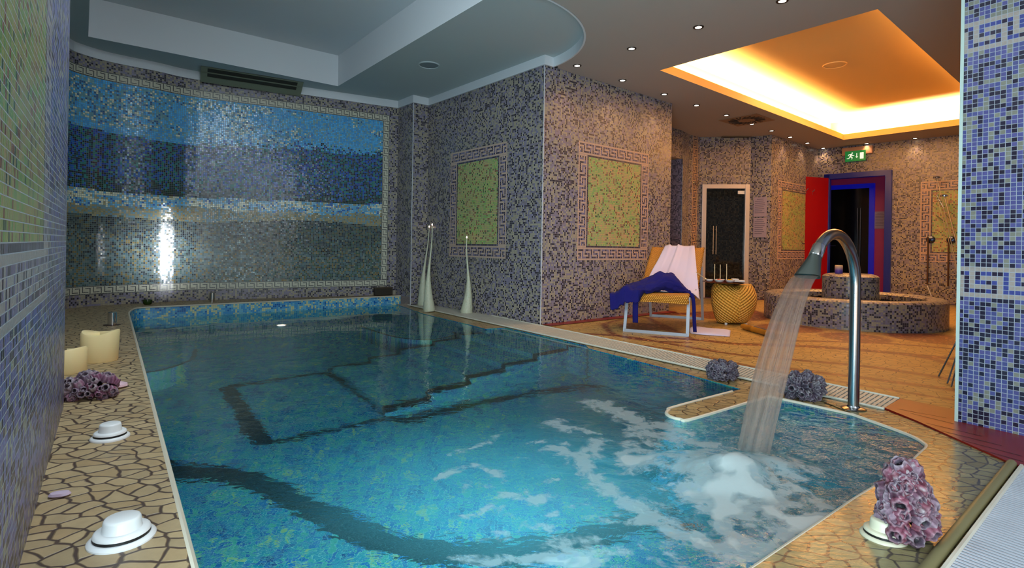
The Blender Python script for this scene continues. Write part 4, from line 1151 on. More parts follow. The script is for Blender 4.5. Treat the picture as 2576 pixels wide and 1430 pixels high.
def bar(mb, a, b, w=.030, t=.012, sidev=Vector((1, 0, 0))):
    a, b = Vector(a), Vector(b); d = (b-a).normalized(); s = (sidev-d*sidev.dot(d)).normalized(); u = d.cross(s)
    V = [p+s*w/2*i+u*t/2*j for p in (a, b) for i, j in ((-1, -1), (1, -1), (1, 1), (-1, 1))]
    mb.raw(V, [(0, 3, 2, 1), (4, 5, 6, 7), (0, 1, 5, 4), (1, 2, 6, 5), (2, 3, 7, 6), (3, 0, 4, 7)])
def loop_frame(nm, y0, y1, zt):
    mb = MB(); Xv = Vector((1, 0, 0)); Yv = Vector((0, 1, 0)); Zv = Vector((0, 0, 1))
    w_ = CW-.004
    bar(mb, (-w_, y0, .015), (w_, y0, .015), .030, .014, Zv)
    for s in (-1, 1): bar(mb, (s*w_, y0, .0), (s*w_*.985, y1, zt), .030, .014, Xv)
    mb.build(nm, M['grey_metal'], chair, smooth=False)
loop_frame('front_leg_frame', .0, .10, .38); loop_frame('rear_leg_frame', 1.42, 1.20, .66)
mb = MB()
for s in (-1, 1):
    bar(mb, (s*(CW-.02), .08, .365), (s*(CW-.02), .66, .31), .02, .02); bar(mb, (s*(CW-.02), .66, .31), (s*(CW-.02), 1.20, .66), .02, .02)
mb.build('side_rails', M['grey_metal'], chair, smooth=False)
# towel over the backrest
def chair_sheet(name, fn, ns, nx, m, lab, cat, th=.006):
    V = []; Fc = []
    for i in range(ns+1):
        for j in range(nx+1):
            s, x, lift = fn(i/ns, j/nx); p, nrm = pat(s)
            V.append(Vector((x, p[0]+nrm[0]*lift, p[1]+nrm[1]*lift)))
    for i in range(ns):
        for j in range(nx): Fc.append((i*(nx+1)+j, i*(nx+1)+j+1, (i+1)*(nx+1)+j+1, (i+1)*(nx+1)+j))
    T = chair_mat(); o = pymesh(name, [T @ v for v in V], Fc, m, None, True)
    md = o.modifiers.new('thick', 'SOLIDIFY'); md.thickness = th; md.offset = 0
    tag(o, lab, cat); return o
def chair_mat(): return Matrix.Translation((ch_o[0], ch_o[1], 0)) @ Matrix.Rotation(math.atan2(ch_r[1], ch_r[0]), 4, 'Z')
M['white_terry'] = plain('white_terry', (226, 214, 240), .95, bump=.4, bscale=400, Sheen_Weight=.3)
M['blue_terry'] = plain('blue_terry', (10, 7, 104), .95, bump=.6, bscale=350, var=.25)
def towel(t, u):
    s = cum[-1]-t*(cum[-1]-.40)
    L_ = -.15+(-.29+.15)*min(1, t*1.5)**1.1; R_ = .20+.17*min(1, t*1.15)
    x = L_+(R_-L_)*u
    fold = .012*math.sin(u*15+t*3.0)*(1-.5*t)+.018*math.exp(-((u-.46+.16*t)/.035)**2)*(1-t*.7)+.014*math.exp(-((u-.18)/.05)**2)*(1-t)
    lift = .026+max(0, fold)+.004*math.sin(t*20+u*5)
    if abs(x) > CW: lift -= .05*(abs(x)-CW)/.06*min(1, t*1.4)
    return s, x, lift
tw = chair_sheet('bath_towel', towel, 60, 60, M['white_terry'], 'white towel draped over the backrest of the wicker lounge chair', 'towel')
# the part of the towel that folds over the top edge of the backrest
V = []; Fc = []
for i in range(13):
    a = math.pi*i/12*.62; 
    for j in range(41):
        u = j/40; x = -.15+.35*u; p, nrm = pat(cum[-1]); ud = (nrm[1], -nrm[0]); lf = .026+.010*max(0, math.sin(u*15))
        V.append(Vector((x, p[0]+nrm[0]*lf*math.cos(a*1.6)+ud[0]*.024*math.sin(a*1.6), p[1]+nrm[1]*lf*math.cos(a*1.6)+ud[1]*.024*math.sin(a*1.6))))
for i in range(12):
    for j in range(40): Fc.append((i*41+j, i*41+j+1, (i+1)*41+j+1, (i+1)*41+j))
T = chair_mat(); o = pymesh('turned_edge', [T @ v for v in V], Fc, M['white_terry'], tw, True); md = o.modifiers.new('t', 'SOLIDIFY'); md.thickness = .006
# blue bathrobe bundled on the seat
def seatz(x, y):
    best = None
    for i in range(1, len(prof)):
        if prof[i-1][0] <= y <= prof[i][0]:
            t = (y-prof[i-1][0])/(prof[i][0]-prof[i-1][0]+1e-9); return prof[i-1][1]+(prof[i][1]-prof[i-1][1])*t
    return prof[2][1] if y < .1 else .9
V = []; Fc = []; NX, NY = 84, 60
rgn = np.random.default_rng(3)
gx, gy = np.meshgrid(np.linspace(0, 1, NX+1), np.linspace(0, 1, NY+1))
n_a = fbm(gx*5, gy*4, 12, 4); n_b = fbm(gx*11+3, gy*9, 13, 3)
for j in range(NY+1):
    for i in range(NX+1):
        u, v = i/NX, j/NY
        xl = -.50+.10*abs(v-.35)*1.5; xr = .33-.30*max(0, .42-v)/.42-.05*v; x = xl+(xr-xl)*u
        yf = -.01 if u < .62 else -.01+(u-.62)*.75; yb = .68-.30*u+.10*math.sin(u*3.1); y = (yf-.03+(v/.16)*.05) if v < .16 else yf+.02+(yb-yf-.02)*(v-.16)/.84
        hx = max(0, 1-abs((u-.60)/.30)**2)*max(0, 1-abs((v-.62)/.42)**2)
        z = seatz(x, max(y, .06))+.04+.15*hx+.13*(n_a[j, i]-.42)+.05*(n_b[j, i]-.5)
        ov = max(0, -CW-x)                       # hangs beyond the left side
        if ov > 0: z -= ov*.62+.02
        if v < .16:                              # front drape
            k = (1-v/.16); z -= k*.13*(1 if u < .60 else .15)+0
        if u > .9: z -= (u-.9)*.35
        V.append(T @ Vector((x, y+.012*(n_b[j, i]-.5), z)))
for j in range(NY):
    for i in range(NX): Fc.append((j*(NX+1)+i, j*(NX+1)+i+1, (j+1)*(NX+1)+i+1, (j+1)*(NX+1)+i))
rb_ = pymesh('bathrobe', V, Fc, M['blue_terry'], None, True); tag(rb_, 'royal blue terry bathrobe heaped on the seat of the wicker lounge chair', 'bathrobe')
md = rb_.modifiers.new('t', 'SOLIDIFY'); md.thickness = .014; md.offset = 0
def strap(nm, pts, w, parent):
    P = smoothpath(pts, 6); V = []; Fc = []
    for i, p in enumerate(P):
        V += [T @ (Vector(p)+Vector((-w/2, 0, 0))), T @ (Vector(p)+Vector((w/2, 0, 0)))]
    Fc = [(2*i, 2*i+1, 2*i+3, 2*i+2) for i in range(len(P)-1)]
    o = pymesh(nm, V, Fc, M['blue_terry'], parent, True); md = o.modifiers.new('t', 'SOLIDIFY'); md.thickness = .012; md.offset = 0
strap('belt_end', [(.20, .16, .44), (.28, .13, .435), (.335, .12, .40), (.352, .13, .30), (.357, .14, .16), (.365, .15, .03)], .035, rb_)
strap('belt_end', [(-.20, .03, .33), (-.20, -.01, .30), (-.20, -.01, .20), (-.20, 0, .10)], .055, rb_)
mb = MB(); mb.lathe([(.0001, 0), (.010, .0), (.014, .002)], 10, fn=lambda q, r, z: (r*(1+.3*math.sin(3*q)), z)); o = mb.build('crest', M['white_plastic'], rb_)
cp = V and None
iv, iu = 20, 16; vi = rb_.data.vertices[iv*(NX+1)+iu].co; o.location = (vi[0]-.008, vi[1]-.012, vi[2]+.004); o.rotation_euler = (math.radians(50), 0, -.5)

# folded towel on the floor
tq = px([(1737, 823), (1838, 833), (1836, 848.5), (1733, 841)])
V = []; Fc = []; n1_, n2_ = 26, 12
tq4 = [Vector((*p, 0)) for p in tq]
for k in range(2):
    for j in range(n2_+1):
        for i in range(n1_+1):
            u, v = i/n1_, j/n2_; uu = u; 
            if u < .06 or v < .06 or v > .94: pass
            e_ = 1-max(abs(2*u-1), 0)**14; p = (tq4[0]*(1-u)+tq4[1]*u)*(1-v)+(tq4[3]*(1-u)+tq4[2]*u)*v
            c_ = (tq4[0]+tq4[1]+tq4[2]+tq4[3])/4
            cr = 0 if u > .2 else (.2-u)/.2; p = p+(c_-p)*.10*cr*abs(2*v-1)**2
            V.append((p.x, p.y, .0035 if k == 0 else .020+.006*math.sin(u*9)*math.sin(v*4)-.010*(abs(2*v-1)**6)-.008*abs(2*u-1)**10))
    b_ = k*(n1_+1)*(n2_+1)
    for j in range(n2_):
        for i in range(n1_):
            Fc.append((b_+j*(n1_+1)+i, b_+j*(n1_+1)+i+1, b_+(j+1)*(n1_+1)+i+1, b_+(j+1)*(n1_+1)+i))
B3 = (n1_+1)*(n2_+1)
rim_ = [i for i in range(n1_+1)]+[j*(n1_+1)+n1_ for j in range(1, n2_+1)]+[n2_*(n1_+1)+i for i in range(n1_-1, -1, -1)]+[j*(n1_+1) for j in range(n2_-1, 0, -1)]
for a, b in zip(rim_, rim_[1:]+rim_[:1]): Fc.append((a, b, b+B3, a+B3))
tag(pymesh('folded_towel', V, Fc, M['white_terry'], None, True), 'folded white towel lying flat on the stone floor beside the lounge chair', 'towel')

# ---- wicker stool with chevron weave
m, nt, out = nodes('chevron_wicker'); g = G(nt)
uv = g('ShaderNodeUVMap', uv_map='UVMap').outputs[0]; sp = g('ShaderNodeSeparateXYZ', {0: uv})
au = g.math('ABSOLUTE', sp.outputs[0]); dgn = g.math('ADD', g.math('MULTIPLY', sp.outputs[1], 13.0), g.math('MULTIPLY', au, -6.5))
s1 = g.math('ABSOLUTE', g.math('SINE', g.math('MULTIPLY', dgn, math.pi)))
s2 = g.math('ABSOLUTE', g.math('SINE', g.math('MULTIPLY', g.math('ADD', g.math('MULTIPLY', sp.outputs[1], 6.0), g.math('MULTIPLY', au, 9.0)), math.pi)))
h = g.math('ADD', g.math('MULTIPLY', g.math('POWER', s1, .7), .7), g.math('MULTIPLY', s2, .3))
bp = g('ShaderNodeBump', {'Height': h, 'Strength': 1.0, 'Distance': .018}).outputs[0]
bsdf(g, out, Base_Color=g.ramp(h, [(0, lin((150, 88, 18))), (.35, lin((205, 140, 44))), (.9, lin((240, 178, 74)))]), Roughness=.45, Normal=bp)
st_p = at(1842, 818); st_p = add(st_p, unit((0, 0), st_p), .13)
stool = empty('wicker_stool', (st_p[0], st_p[1], 0), 0, 'bulging honey-coloured woven wicker stool holding a tray', 'stool')
NS, NT = 96, 40; V = []; Fc = []; UV = []; SH = .455
for i in range(NT+1):
    t_ = i/NT
    for k in range(NS):
        q = 2*math.pi*k/NS; cxx, cyy = math.cos(q), math.sin(q)
        wr = (.150+.118*math.sin(min(1, t_/.62)*math.pi/2)**.8) if t_ < .62 else .268-.062*((t_-.62)/.38)**2.2
        wl = (.165+.075*(t_/.5)**.6) if t_ < .5 else .240+.0*(t_-.5)-.030*max(0, (t_-.85)/.15)**2
        r = wr if cxx > 0 else wl; r = r*abs(cxx)**.0; r = r*(cxx*cxx)+.22*math.sin(.35+t_*2.5)**.5*(cyy*cyy)
        saddle = .035*(1-cxx*cxx*1.0)*(t_**6) + .012*(1-cxx*cxx)*((1-t_)**6)*-1
        V.append((r*cxx, r*cyy, .012+SH*t_-saddle))
    pass
for i in range(NT):
    for k in range(NS):
        k2 = (k+1) % NS; Fc.append((i*NS+k, i*NS+k2, (i+1)*NS+k2, (i+1)*NS+k))
        for ii, kk in ((i, k), (i, k+1), (i+1, k+1), (i+1, k)):
            a = (kk/NS*4+1) ; a = (a % 2)-0; a = a-2 if a > 1 else a; UV.append((a if abs(a) < 1.01 else 1, ii/NT))
nb = len(V); V.append((0, 0, .012+SH-.015)); V.append((0, 0, .02))
for k in range(NS):
    k2 = (k+1) % NS; Fc.append((NT*NS+k, NT*NS+k2, nb)); UV += [(0, 1), (.05, 1), (0, .95)]; Fc.append((k2, k, nb+1)); UV += [(0, 0), (.05, 0), (0, .05)]
me = bpy.data.meshes.new('woven_body'); me.from_pydata(V, [], Fc); me.update()
uvl = me.uv_layers.new(name='UVMap'); uvl.data.foreach_set('uv', np.array(UV, float).ravel()); link('woven_body', me, m, stool, True)
for x, y in ((-.12, -.12), (.10, -.14), (.12, .12), (-.12, .12)):
    mb = MB(); mb.lathe([(.014, .001), (.016, .004), (.016, .022)], 12, (x, y, 0)); mb.build('foot', M['white_plastic'], stool)
# tray and its dishes
tz = .012+SH+.006; tr_c = add(st_p, (-.125, -.02))
mb = MB(); mb.lathe([(.0001, 0), (.16, 0), (.225, .010), (.232, .014), (.228, .016), (.16, .008), (.0001, .007)], 48)
tag(mb.build('serving_tray', plain('oxblood_lacquer', (84, 12, 12), .2), None, (tr_c[0], tr_c[1], tz)), 'thin dark red round tray resting on the wicker stool', 'tray')
M['china'] = plain('white_china', (235, 228, 220), .2)
bowl = MB(); bowl.lathe([(.0001, 0), (.028, 0), (.046, .014), (.056, .032), (.053, .033), (.043, .018), (.026, .008), (.0001, .007)], 28)
bz = tz+.0155
bl = []
for i, (dx, dy, s, lab) in enumerate(((-.065, -.06, 1.0, 'white china bowl of red and yellow petals, front left on the tray'), (.055, -.07, .95, 'white china bowl of orange petals, front middle on the tray'),
                                 (-.16, -.01, .80, 'small white dipping bowl at the left end of the tray'), (-.005, .07, .95, 'white china bowl at the back of the tray'))):
    if i == 0: o = bowl.build('china_bowl', M['china']); first = o
    else: o = first.copy(); col.objects.link(o)
    o.location = (tr_c[0]+dx, tr_c[1]+dy, tz+(.0155 if abs(dx) > .12 else .009)); o.scale = (s, s, s); tag(o, lab, 'bowl', 'white bowls on the tray'); bl.append(o)
mb = MB(); mb.box((0, 0, .014), (.145, .085, .024), bev=.010); mb.box((-.03, 0, .034), (.07, .07, .016), bev=.006)
tag(mb.build('oblong_dish', M['china'], None, (tr_c[0]+.165, tr_c[1]-.015, tz+.013), -.1), 'cream oblong dish with a block on it at the right end of the tray', 'dish')
def petals(name, c, cols, lab, n=9, s=.011):
    me_ = MB()
    for k in range(n):
        a = R.random()*6.28; r = .030*R.random()**.5; mb_c = (r*math.cos(a), r*math.sin(a), .024+R.random()*.012)
        me_.lathe([(.0001, -s*.5), (s*.8, -s*.2), (s, .1*s), (s*.5, s*.5), (.0001, s*.55)], 8, mb_c)
    return tag(me_.build(name, plain(name+'_colour', cols, .5), None, c), lab, 'petals', kind='stuff')
petals('petals', (tr_c[0]-.065, tr_c[1]-.06, tz+.009), (225, 80, 30), 'red-orange petals filling the front left bowl on the tray')
petals('petals', (tr_c[0]+.055, tr_c[1]-.07, tz+.009), (235, 185, 50), 'yellow petals filling the front middle bowl on the tray')
for (x0, y0, x1, dpt, lab) in ((1799, 700, 1799, -.01, 'pale thin reed stick standing upright, left of three on the tray'), (1813, 698, 1813, .06, 'pale thin reed stick standing upright, middle of three on the tray'), (1829, 701, 1830, -.05, 'pale thin reed stick standing upright, right of three on the tray')):
    p = atd(x0, tr_c[1]+dpt); zt0_ = zat(x0, {1799: 664.5, 1813: 666, 1829: 664.5}[x0], p)
    mb = MB(); mb.tube([(p[0], p[1], tz+.030), (p[0]+.001, p[1], tz+.1), (p[0]-.001, p[1], zt0_)], .0042, 8)
    tag(mb.build('reed_stick', plain('reed', (225, 205, 160), .6)), lab, 'stick', 'upright reed sticks')
p = atd(1776, tr_c[1]-.02); q = atd(1752, tr_c[1]-.1)
mb = MB(); mb.tube([(p[0], p[1], tz+.045), (q[0], q[1], zat(1752, 685, q))], .0042, 8); mb.lathe([(.0001, -.012), (.012, -.004), (.013, .004), (.0001, .014)], 12, (p[0], p[1], tz+.045))
tag(mb.build('honey_dipper', plain('dipper_wood', (225, 200, 150), .6)), 'pale wooden dipper stick leaning out of the small left bowl', 'stick')
# tubular rain stick on the floor
p, q = at(1868, 822, .03), at(1960, 848, .03); m = plain('amber_cane', (176, 112, 24), .3, var=.2, bscale=14)
rs = empty('cane_tube', (0, 0, 0), 0, 'yellow-brown cane tube lying on the floor behind the falling water', 'cane tube')
mb = MB(); k_ = [(p[0]+(q[0]-p[0])*t, p[1]+(q[1]-p[1])*t, .034) for t in (0, .04, .3, .31, .33, .34, .7, .71, .73, .74, 1)]
mb.tube(k_, [.026, .030, .030, .033, .033, .030, .030, .033, .033, .030, .028], 16); mb.build('tube', m, rs)
mb = MB(); k2_ = [(a, b, .0645) for a, b, c in k_[4:9]]; mb.tube(k2_, .006, 6); mb.build('silver_band', M['chrome'], rs)

# ---- tall tapering lamps on the grate
M['pearl'] = plain('pearly_shell', (196, 196, 170), .35, bump=.8, bscale=46, var=.12, Subsurface_Weight=.1)
M['flame'] = plain('flame_glow', (255, 240, 220), .5, emit=(255, 225, 190), es=12)
def cone_lamp(pxb, pyb, pxt, pyt, r0, lab, bend):
    p = at(pxb, pyb); ht = zat(pxt, pyt, p); t = empty('tapering_floor_lamp', (p[0], p[1], .0), R.random()*6, lab, 'floor candle', 'tapering pearly floor lamps')
    dx = (ray(pxt, CY)[0]-ray(pxb, CY)[0])*p[1]; t.rotation_euler = (0, 0, 0)
    mb = MB(); pr = [(0, .93), (.01, 1.0), (.06, .95), (.14, .78), (.25, .58), (.36, .40), (.45, .27), (.55, .18), (.7, .12), (.85, .095), (1, .075)]
    P = []; Rr = []
    for k in range(41):
        f_ = k/40; r = np.interp(f_, [a for a, b in pr], [b for a, b in pr])*r0
        P.append((dx*f_+bend*.02*math.sin(f_*math.pi*1.6), 0, .002+ht*f_)); Rr.append(float(r)*(1+.03*math.sin(k*2.1)))
    mb.tube(P, Rr, 20); mb.build('body', M['pearl'], t)
    mb = MB(); mb.lathe([(.0001, -.010), (.008, 0), (.006, .012), (.0001, .022)], 10, (P[-1][0], 0, ht+.008)); mb.build('flame', M['flame'], t)
    return t
cone_lamp(1080, 784, 1080, 568, .078, 'tall pearly white tapering lamp at the water edge, front one of the pair', -1)
cone_lamp(1064, 769, 1073, 573, .078, 'tall tapering lamp half hidden behind the front one of the pair', -1)
cone_lamp(1173, 789, 1175, 600, .078, 'pearly white tapering lamp standing alone beneath the green panel', 1)

# ---- barnacle clusters
m, nt, out = nodes('barnacle_shell'); g = G(nt)
at_ = g('ShaderNodeAttribute', attribute_name='Col').outputs['Color']
tc = g('ShaderNodeTexCoord').outputs['Object']; nz = g('ShaderNodeTexNoise', {'Vector': tc, 'Scale': 140.0, 'Detail': 4.0}).outputs[0]
bp = g('ShaderNodeBump', {'Height': nz, 'Strength': .5, 'Distance': .003}).outputs[0]
bsdf(g, out, Base_Color=g.vm('SCALE', at_, None, g.math('MULTIPLY_ADD', nz, .75, .32)), Roughness=.65, Normal=bp); M['barnacle'] = m
def barnacles(loc, rx, ry, rz_, n, size, pal, lab, rot=0, seed=1, long=1.5, cone=0.0, name='barnacle_cluster'):
    rg = random.Random(seed); V = []; Fc = []; C = []
    sg = 21
    # knobbly core
    for k in range(n):
        for tries in range(30):
            th_ = rg.random()*2*math.pi; zz_ = rg.random()*1.9-.9; hr = math.sqrt(max(0, 1-zz_*zz_)); d = Vector((hr*math.cos(th_), hr*math.sin(th_), zz_))
            if d.z > -.75: break
        sc_ = 1-cone*max(0, d.z)*.0
        f_ = (d.z+1)/2; nar = 1-cone*f_*.72
        c_ = Vector((d.x*rx*nar, d.y*ry*nar, d.z*rz_+rz_*.98)); nrm = Vector((d.x/rx, d.y/ry, d.z/rz_*(.6 if cone else 1))).normalized()
        nrm = (nrm+Vector((rg.uniform(-.45, .45), rg.uniform(-.45, .45), rg.uniform(-.3, .5)))).normalized()
        c_ = c_*.72; c_.z = max(c_.z, size*.5)
        r = size*rg.uniform(.65, 1.25); hgt = r*long*rg.uniform(.8, 1.3)
        a = nrm.orthogonal().normalized(); b = nrm.cross(a)
        base = len(V); prof_ = ((1.0, 0, 0), (1.02, .45, 1), (.86, .85, 1), (.66, 1.0, 2), (.52, .93, 3), (.42, .55, 4), (.0, .45, 4))
        col_ = rg.choice(pal); ph = rg.random()*6
        rib_c = tuple(min(255, v+48) for v in col_)
        for (pr_, ph_, ci) in prof_:
            for q in range(sg):
                an = 2*math.pi*q/sg; rib = 1+.09*math.cos(an*7+ph) if ci < 3 else 1+.05*math.cos(an*7+ph)
                V.append(c_+(a*math.cos(an)+b*math.sin(an))*r*pr_*rib+nrm*hgt*(ph_+(.07*math.cos(an*3+ph) if ci in (2,) else 0)))
                w_ = .5+.5*math.cos(an*7+ph)
                cv = tuple(x*(1-w_)+y*w_ for x, y in zip(col_, rib_c)) if ci < 3 else ((96, 74, 92) if ci == 3 else (26, 16, 26))
                if ci == 2: cv = tuple(min(255, x*.6+80) for x in cv)
                if ci < 3 and rg.random() < .06: cv = (180, 168, 172)
                C.append((*lin(cv), 1))
        for i in range(len(prof_)-1):
            for q in range(sg):
                q2 = (q+1) % sg; Fc.append((base+i*sg+q, base+i*sg+q2, base+(i+1)*sg+q2, base+(i+1)*sg+q))
    me = bpy.data.meshes.new(name); me.from_pydata([tuple(v) for v in V], [], Fc); me.update()
    a_ = me.attributes.new('Col', 'FLOAT_COLOR', 'POINT'); a_.data.foreach_set('color', np.array(C, float).ravel())
    o = link(name, me, M['barnacle'], None, True); o.location = loc; o.rotation_euler = (0, 0, rot); me.set_sharp_from_angle(angle=1.3)
    tag(o, lab, 'barnacles', 'dried barnacle clusters'); return o
PK = [(120, 60, 90), (140, 92, 116), (112, 86, 108), (150, 126, 138)]; DP = [(56, 44, 58), (72, 60, 74), (86, 76, 82), (64, 48, 66)]
def bloc(a, b, z=0.0, back=0.0):
    p = at(a, b, z); u = unit((0, 0), p); return (p[0]+u[0]*back, p[1]+u[1]*back, z)
barnacles(bloc(226, 1008, LZ, .06), .135, .085, .060, 120, .019, PK, 'mauve and white barnacle cluster on the left ledge below the ivory candles', .2, 3)
barnacles(bloc(1816, 961, .0, .085), .105, .085, .072, 120, .019, DP, 'dark grey-purple barnacle cluster behind the stone spur of the pool', .1, 5)
barnacles(bloc(2020, 1008, .0, .09), .115, .09, .076, 120, .020, DP, 'dark purple spiky barnacle cluster between falling water and spout pole', .4, 8, 2.2)
barnacles(bloc(2275, 1385, .0, .085), .112, .085, .150, 170, .022, [(92, 26, 44), (112, 50, 70), (74, 34, 54), (112, 84, 100)], 'tall crimson-mauve barnacle cluster in the bottom right foreground', .3, 11, 1.3, 1.0)
# loose shell beside the left cluster
mb = MB(); mb.lathe([(.0001, 0), (.018, .002), (.028, .010), (.026, .020), (.014, .028), (.0001, .030)], 18, fn=lambda q, r, z: (r*(1.3+.5*math.cos(q)+.05*math.cos(9*q)), z))
tag(mb.build('sea_shell', plain('pink_shell', (222, 186, 196), .35, var=.2, bscale=60), None, bloc(293, 976, LZ), .1), 'small pale pink shell beside the ledge barnacles', 'shell')

# ---- white pool fittings
def fitting(a, b, r, lab, dirt=M['white_plastic'], z=LZ):
    p = at(a, b, z); t = empty('wall_jet_fitting', (p[0], p[1], z), 0, lab, 'pool fitting', 'white round plastic pool fittings')
    mb = MB(); mb.lathe([(r, .0), (r*1.0, .004), (r*.95, .008), (r*.86, .011)], 48); mb.build('flange', M['white_plastic'] if dirt is M['white_plastic'] else dirt, t)
    mb = MB(); mb.lathe([(r*.84, .010), (r*.84, .017)], 48); mb.build('gasket', M['black'], t)
    mb = MB(); mb.lathe([(r*.80, .016), (r*.84, .018), (r*.82, .023), (r*.76, .026), (r*.52, .027)], 48); mb.build('collar', dirt, t)
    mb = MB(); mb.lathe([(r*.60, .026), (r*.58, .030), (r*.55, .049), (r*.52, .053), (r*.46, .055), (.0001, .055)], 48); mb.build('cap', dirt, t)
fitting(277, 1102, .062, 'white stacked-disc fitting on the left ledge, farther of two')
fitting(307, 1356, .072, 'white stacked-disc fitting on the left ledge, nearest the camera')
fitting(2222, 1352, .062, 'yellowed stacked-disc fitting half hidden under the crimson barnacles', M['cream_plastic'], .0)
bpy.context.view_layer.update()
# ---- pebble, candles, chrome studs, tealight, box
mb = MB(); mb.lathe([(.0001, 0), (.016, .001), (.022, .006), (.018, .012), (.0001, .015)], 24, fn=lambda q, r, z: (r*(1+.25*math.cos(2*q)), z))
tag(mb.build('pebble', plain('lilac_pebble', (196, 176, 196), .35), None, (*at(150, 1250, LZ), LZ), .3), 'flat lilac pebble on the ledge by the near left wall', 'pebble')
def lipfn(q, r, z):
    k = max(0, (z-.10)/.085); s = max(0, math.cos(q+.15))**6; return r*(1+.42*s*k**2), z+.012*math.sin(q*2+1)*k+.012*s*k
p = at(250, 914, LZ); u_ = unit((0, 0), p); p = add(p, u_, .08)
candle('jug_candle', (p[0], p[1], LZ), .094, .178, M['wax'], 'large ivory candle with a spout-like lip on the left ledge', fn=lipfn, wick=False, n=64)
p = at(167, 944, LZ); u_ = unit((0, 0), p); p = add(p, u_, .08)
candle('pillar_candle', (p[0], p[1], LZ), .092, .125, M['wax'], 'smaller ivory candle partly hidden behind the near left wall', fn=lambda q, r, z: (r, z+(.02*math.cos(q) if z > .08 else 0)), wick=False, n=48)
for (a, b, r, h_, fl, lab) in ((282, 818, .033, .112, True, 'short chrome cylinder stud on the left ledge behind the candles'), (533.5, 759.5, .030, .112, False, 'short chrome cylinder stud on the far ledge below the mural')):
    p = at(a, b, LZ); t = empty('chrome_stud', (p[0], p[1], LZ), 0, lab, 'chrome fitting', 'chrome cylinder studs on the ledge')
    mb = MB(); mb.lathe([(r, 0), (r, h_-.004), (r-.004, h_), (.0001, h_)], 28); mb.build('cylinder', M['chrome'], t)
    if fl: mb = MB(); mb.lathe([(r*1.9, 0), (r*1.9, .003), (r, .004)], 28); mb.build('base_plate', plain('dark_plate', (70, 40, 30), .4, .5), t)
p = at(371, 767, LZ); t = empty('tealight_bowl', (p[0], p[1], LZ), 0, 'small round green glass tealight holder on the far ledge', 'candle')
mb = MB(); mb.lathe([(.030, 0), (.042, .012), (.048, .04), (.044, .058), (.038, .058), (.036, .045), (.0001, .040)], 28); mb.build('holder', plain('green_glass', (34, 58, 14), .25), t)
mb = MB(); mb.lathe([(.0001, .041), (.034, .046), (.0001, .052)], 20); mb.build('wax', M['green_wax'], t)
p = at(962, 743.5, LZ); p = add(p, EY, -.02)
t = empty('storage_box', (p[0], p[1], LZ), math.radians(37), 'small dark brown box on the far ledge at the mural corner', 'box')
mb = MB(); mb.box((0, 0, .055), (.26, .08, .10), bev=.006); mb.build('body', plain('box_brown', (44, 36, 24), .55), t)
mb = MB(); mb.box((0, 0, .110), (.268, .086, .014), bev=.003); mb.build('lid', plain('box_lid', (64, 50, 32), .5), t)

# ---- doors and fittings of the room behind
def wallframe(P, Q):
    u = unit(P, Q); return math.atan2(u[1], u[0])
def on(P, Q, x, out=0.0):
    p = vwall(x, P, Q); u = unit(P, Q); return (p[0]+u[1]*out, p[1]-u[0]*out)
# glass sauna door in a pale frame
g0, g1 = add(D_, unit(D_, E_), du0), add(D_, unit(D_, E_), du1); gw_ = du1-du0
dr_ = empty('door_1', (*g0, 0), wallframe(D_, E_)); dr_['kind'] = 'structure'
mb = MB(); fw_ = .075
for c_, s_ in (((fw_/2, 0, DZ/2), (fw_, .10, DZ)), ((gw_-fw_/2, 0, DZ/2), (fw_, .10, DZ)), ((gw_/2, 0, DZ-fw_/2), (gw_-2*fw_, .10, fw_))): mb.box(c_, s_, bev=.006)
mb.build('door_frame', plain('pale_anodised', (206, 196, 190), .35, .3), dr_)
mb = MB(); mb.box((gw_/2, .01, (DZ-fw_)/2), (gw_-2*fw_-.004, .010, DZ-fw_-.008)); mb.build('glass_leaf', M['dark_glass'], dr_)
for hx in (.185, .235):
    mb = MB(); mb.tube([(fw_+hx-.06, -.05, .78), (fw_+hx-.06, -.05, 1.28)], .0065, 10)
    for z_ in (.84, 1.22): mb.tube([(fw_+hx-.06, -.05, z_), (fw_+hx-.06, .0, z_)], .005, 6)
    mb.build('handle', plain('brass_handle', (215, 180, 140), .3, .6), dr_)
mb = MB(); mb.box((gw_-fw_-.06, -.012, 1.88), (.12, .022, .06), bev=.004); mb.build('hinge', M['white_plastic'], dr_)
# blue portal with open red door
q0, q1 = add(G_, unit(G_, H2_), bd0), add(G_, unit(G_, H2_), bd1); bw_ = bd1-bd0; fz = BZ
m_blue = plain('blue_paint', (8, 24, 110), .35, emit=(10, 20, 120), es=.10); m_red = plain('red_paint', (140, 6, 8), .35, emit=(150, 5, 5), es=.12)  # emission makes both door paints glow as if lit
bd = empty('door_2', (*q0, 0), wallframe(G_, H2_)); bd['kind'] = 'structure'
mb = MB(); f2 = .10
for c_, s_ in (((-.0, -.02, fz/2), (f2, .12, fz+.10)), ((bw_, -.02, fz/2), (f2, .12, fz+.10)), ((bw_/2, -.02, fz+.01), (bw_+f2, .12, f2))): mb.box(c_, s_, bev=.005)
mb.build('door_frame', m_blue, bd)
lw = .78; leaf = empty('door_leaf', (0.02, -.06, 0), math.radians(180+62), None, None); leaf.parent = bd
mb = MB(); mb.box((lw/2, 0, (fz-.02)/2+.01), (lw, .04, fz-.03), bev=.004); mb.build('panel', m_red, leaf)
mb = MB(); mb.tube([(lw-.08, .03, 1.0), (lw-.08, .06, 1.0), (lw-.18, .06, 1.0)], .009, 8); mb.build('handle', M['steel'], leaf)
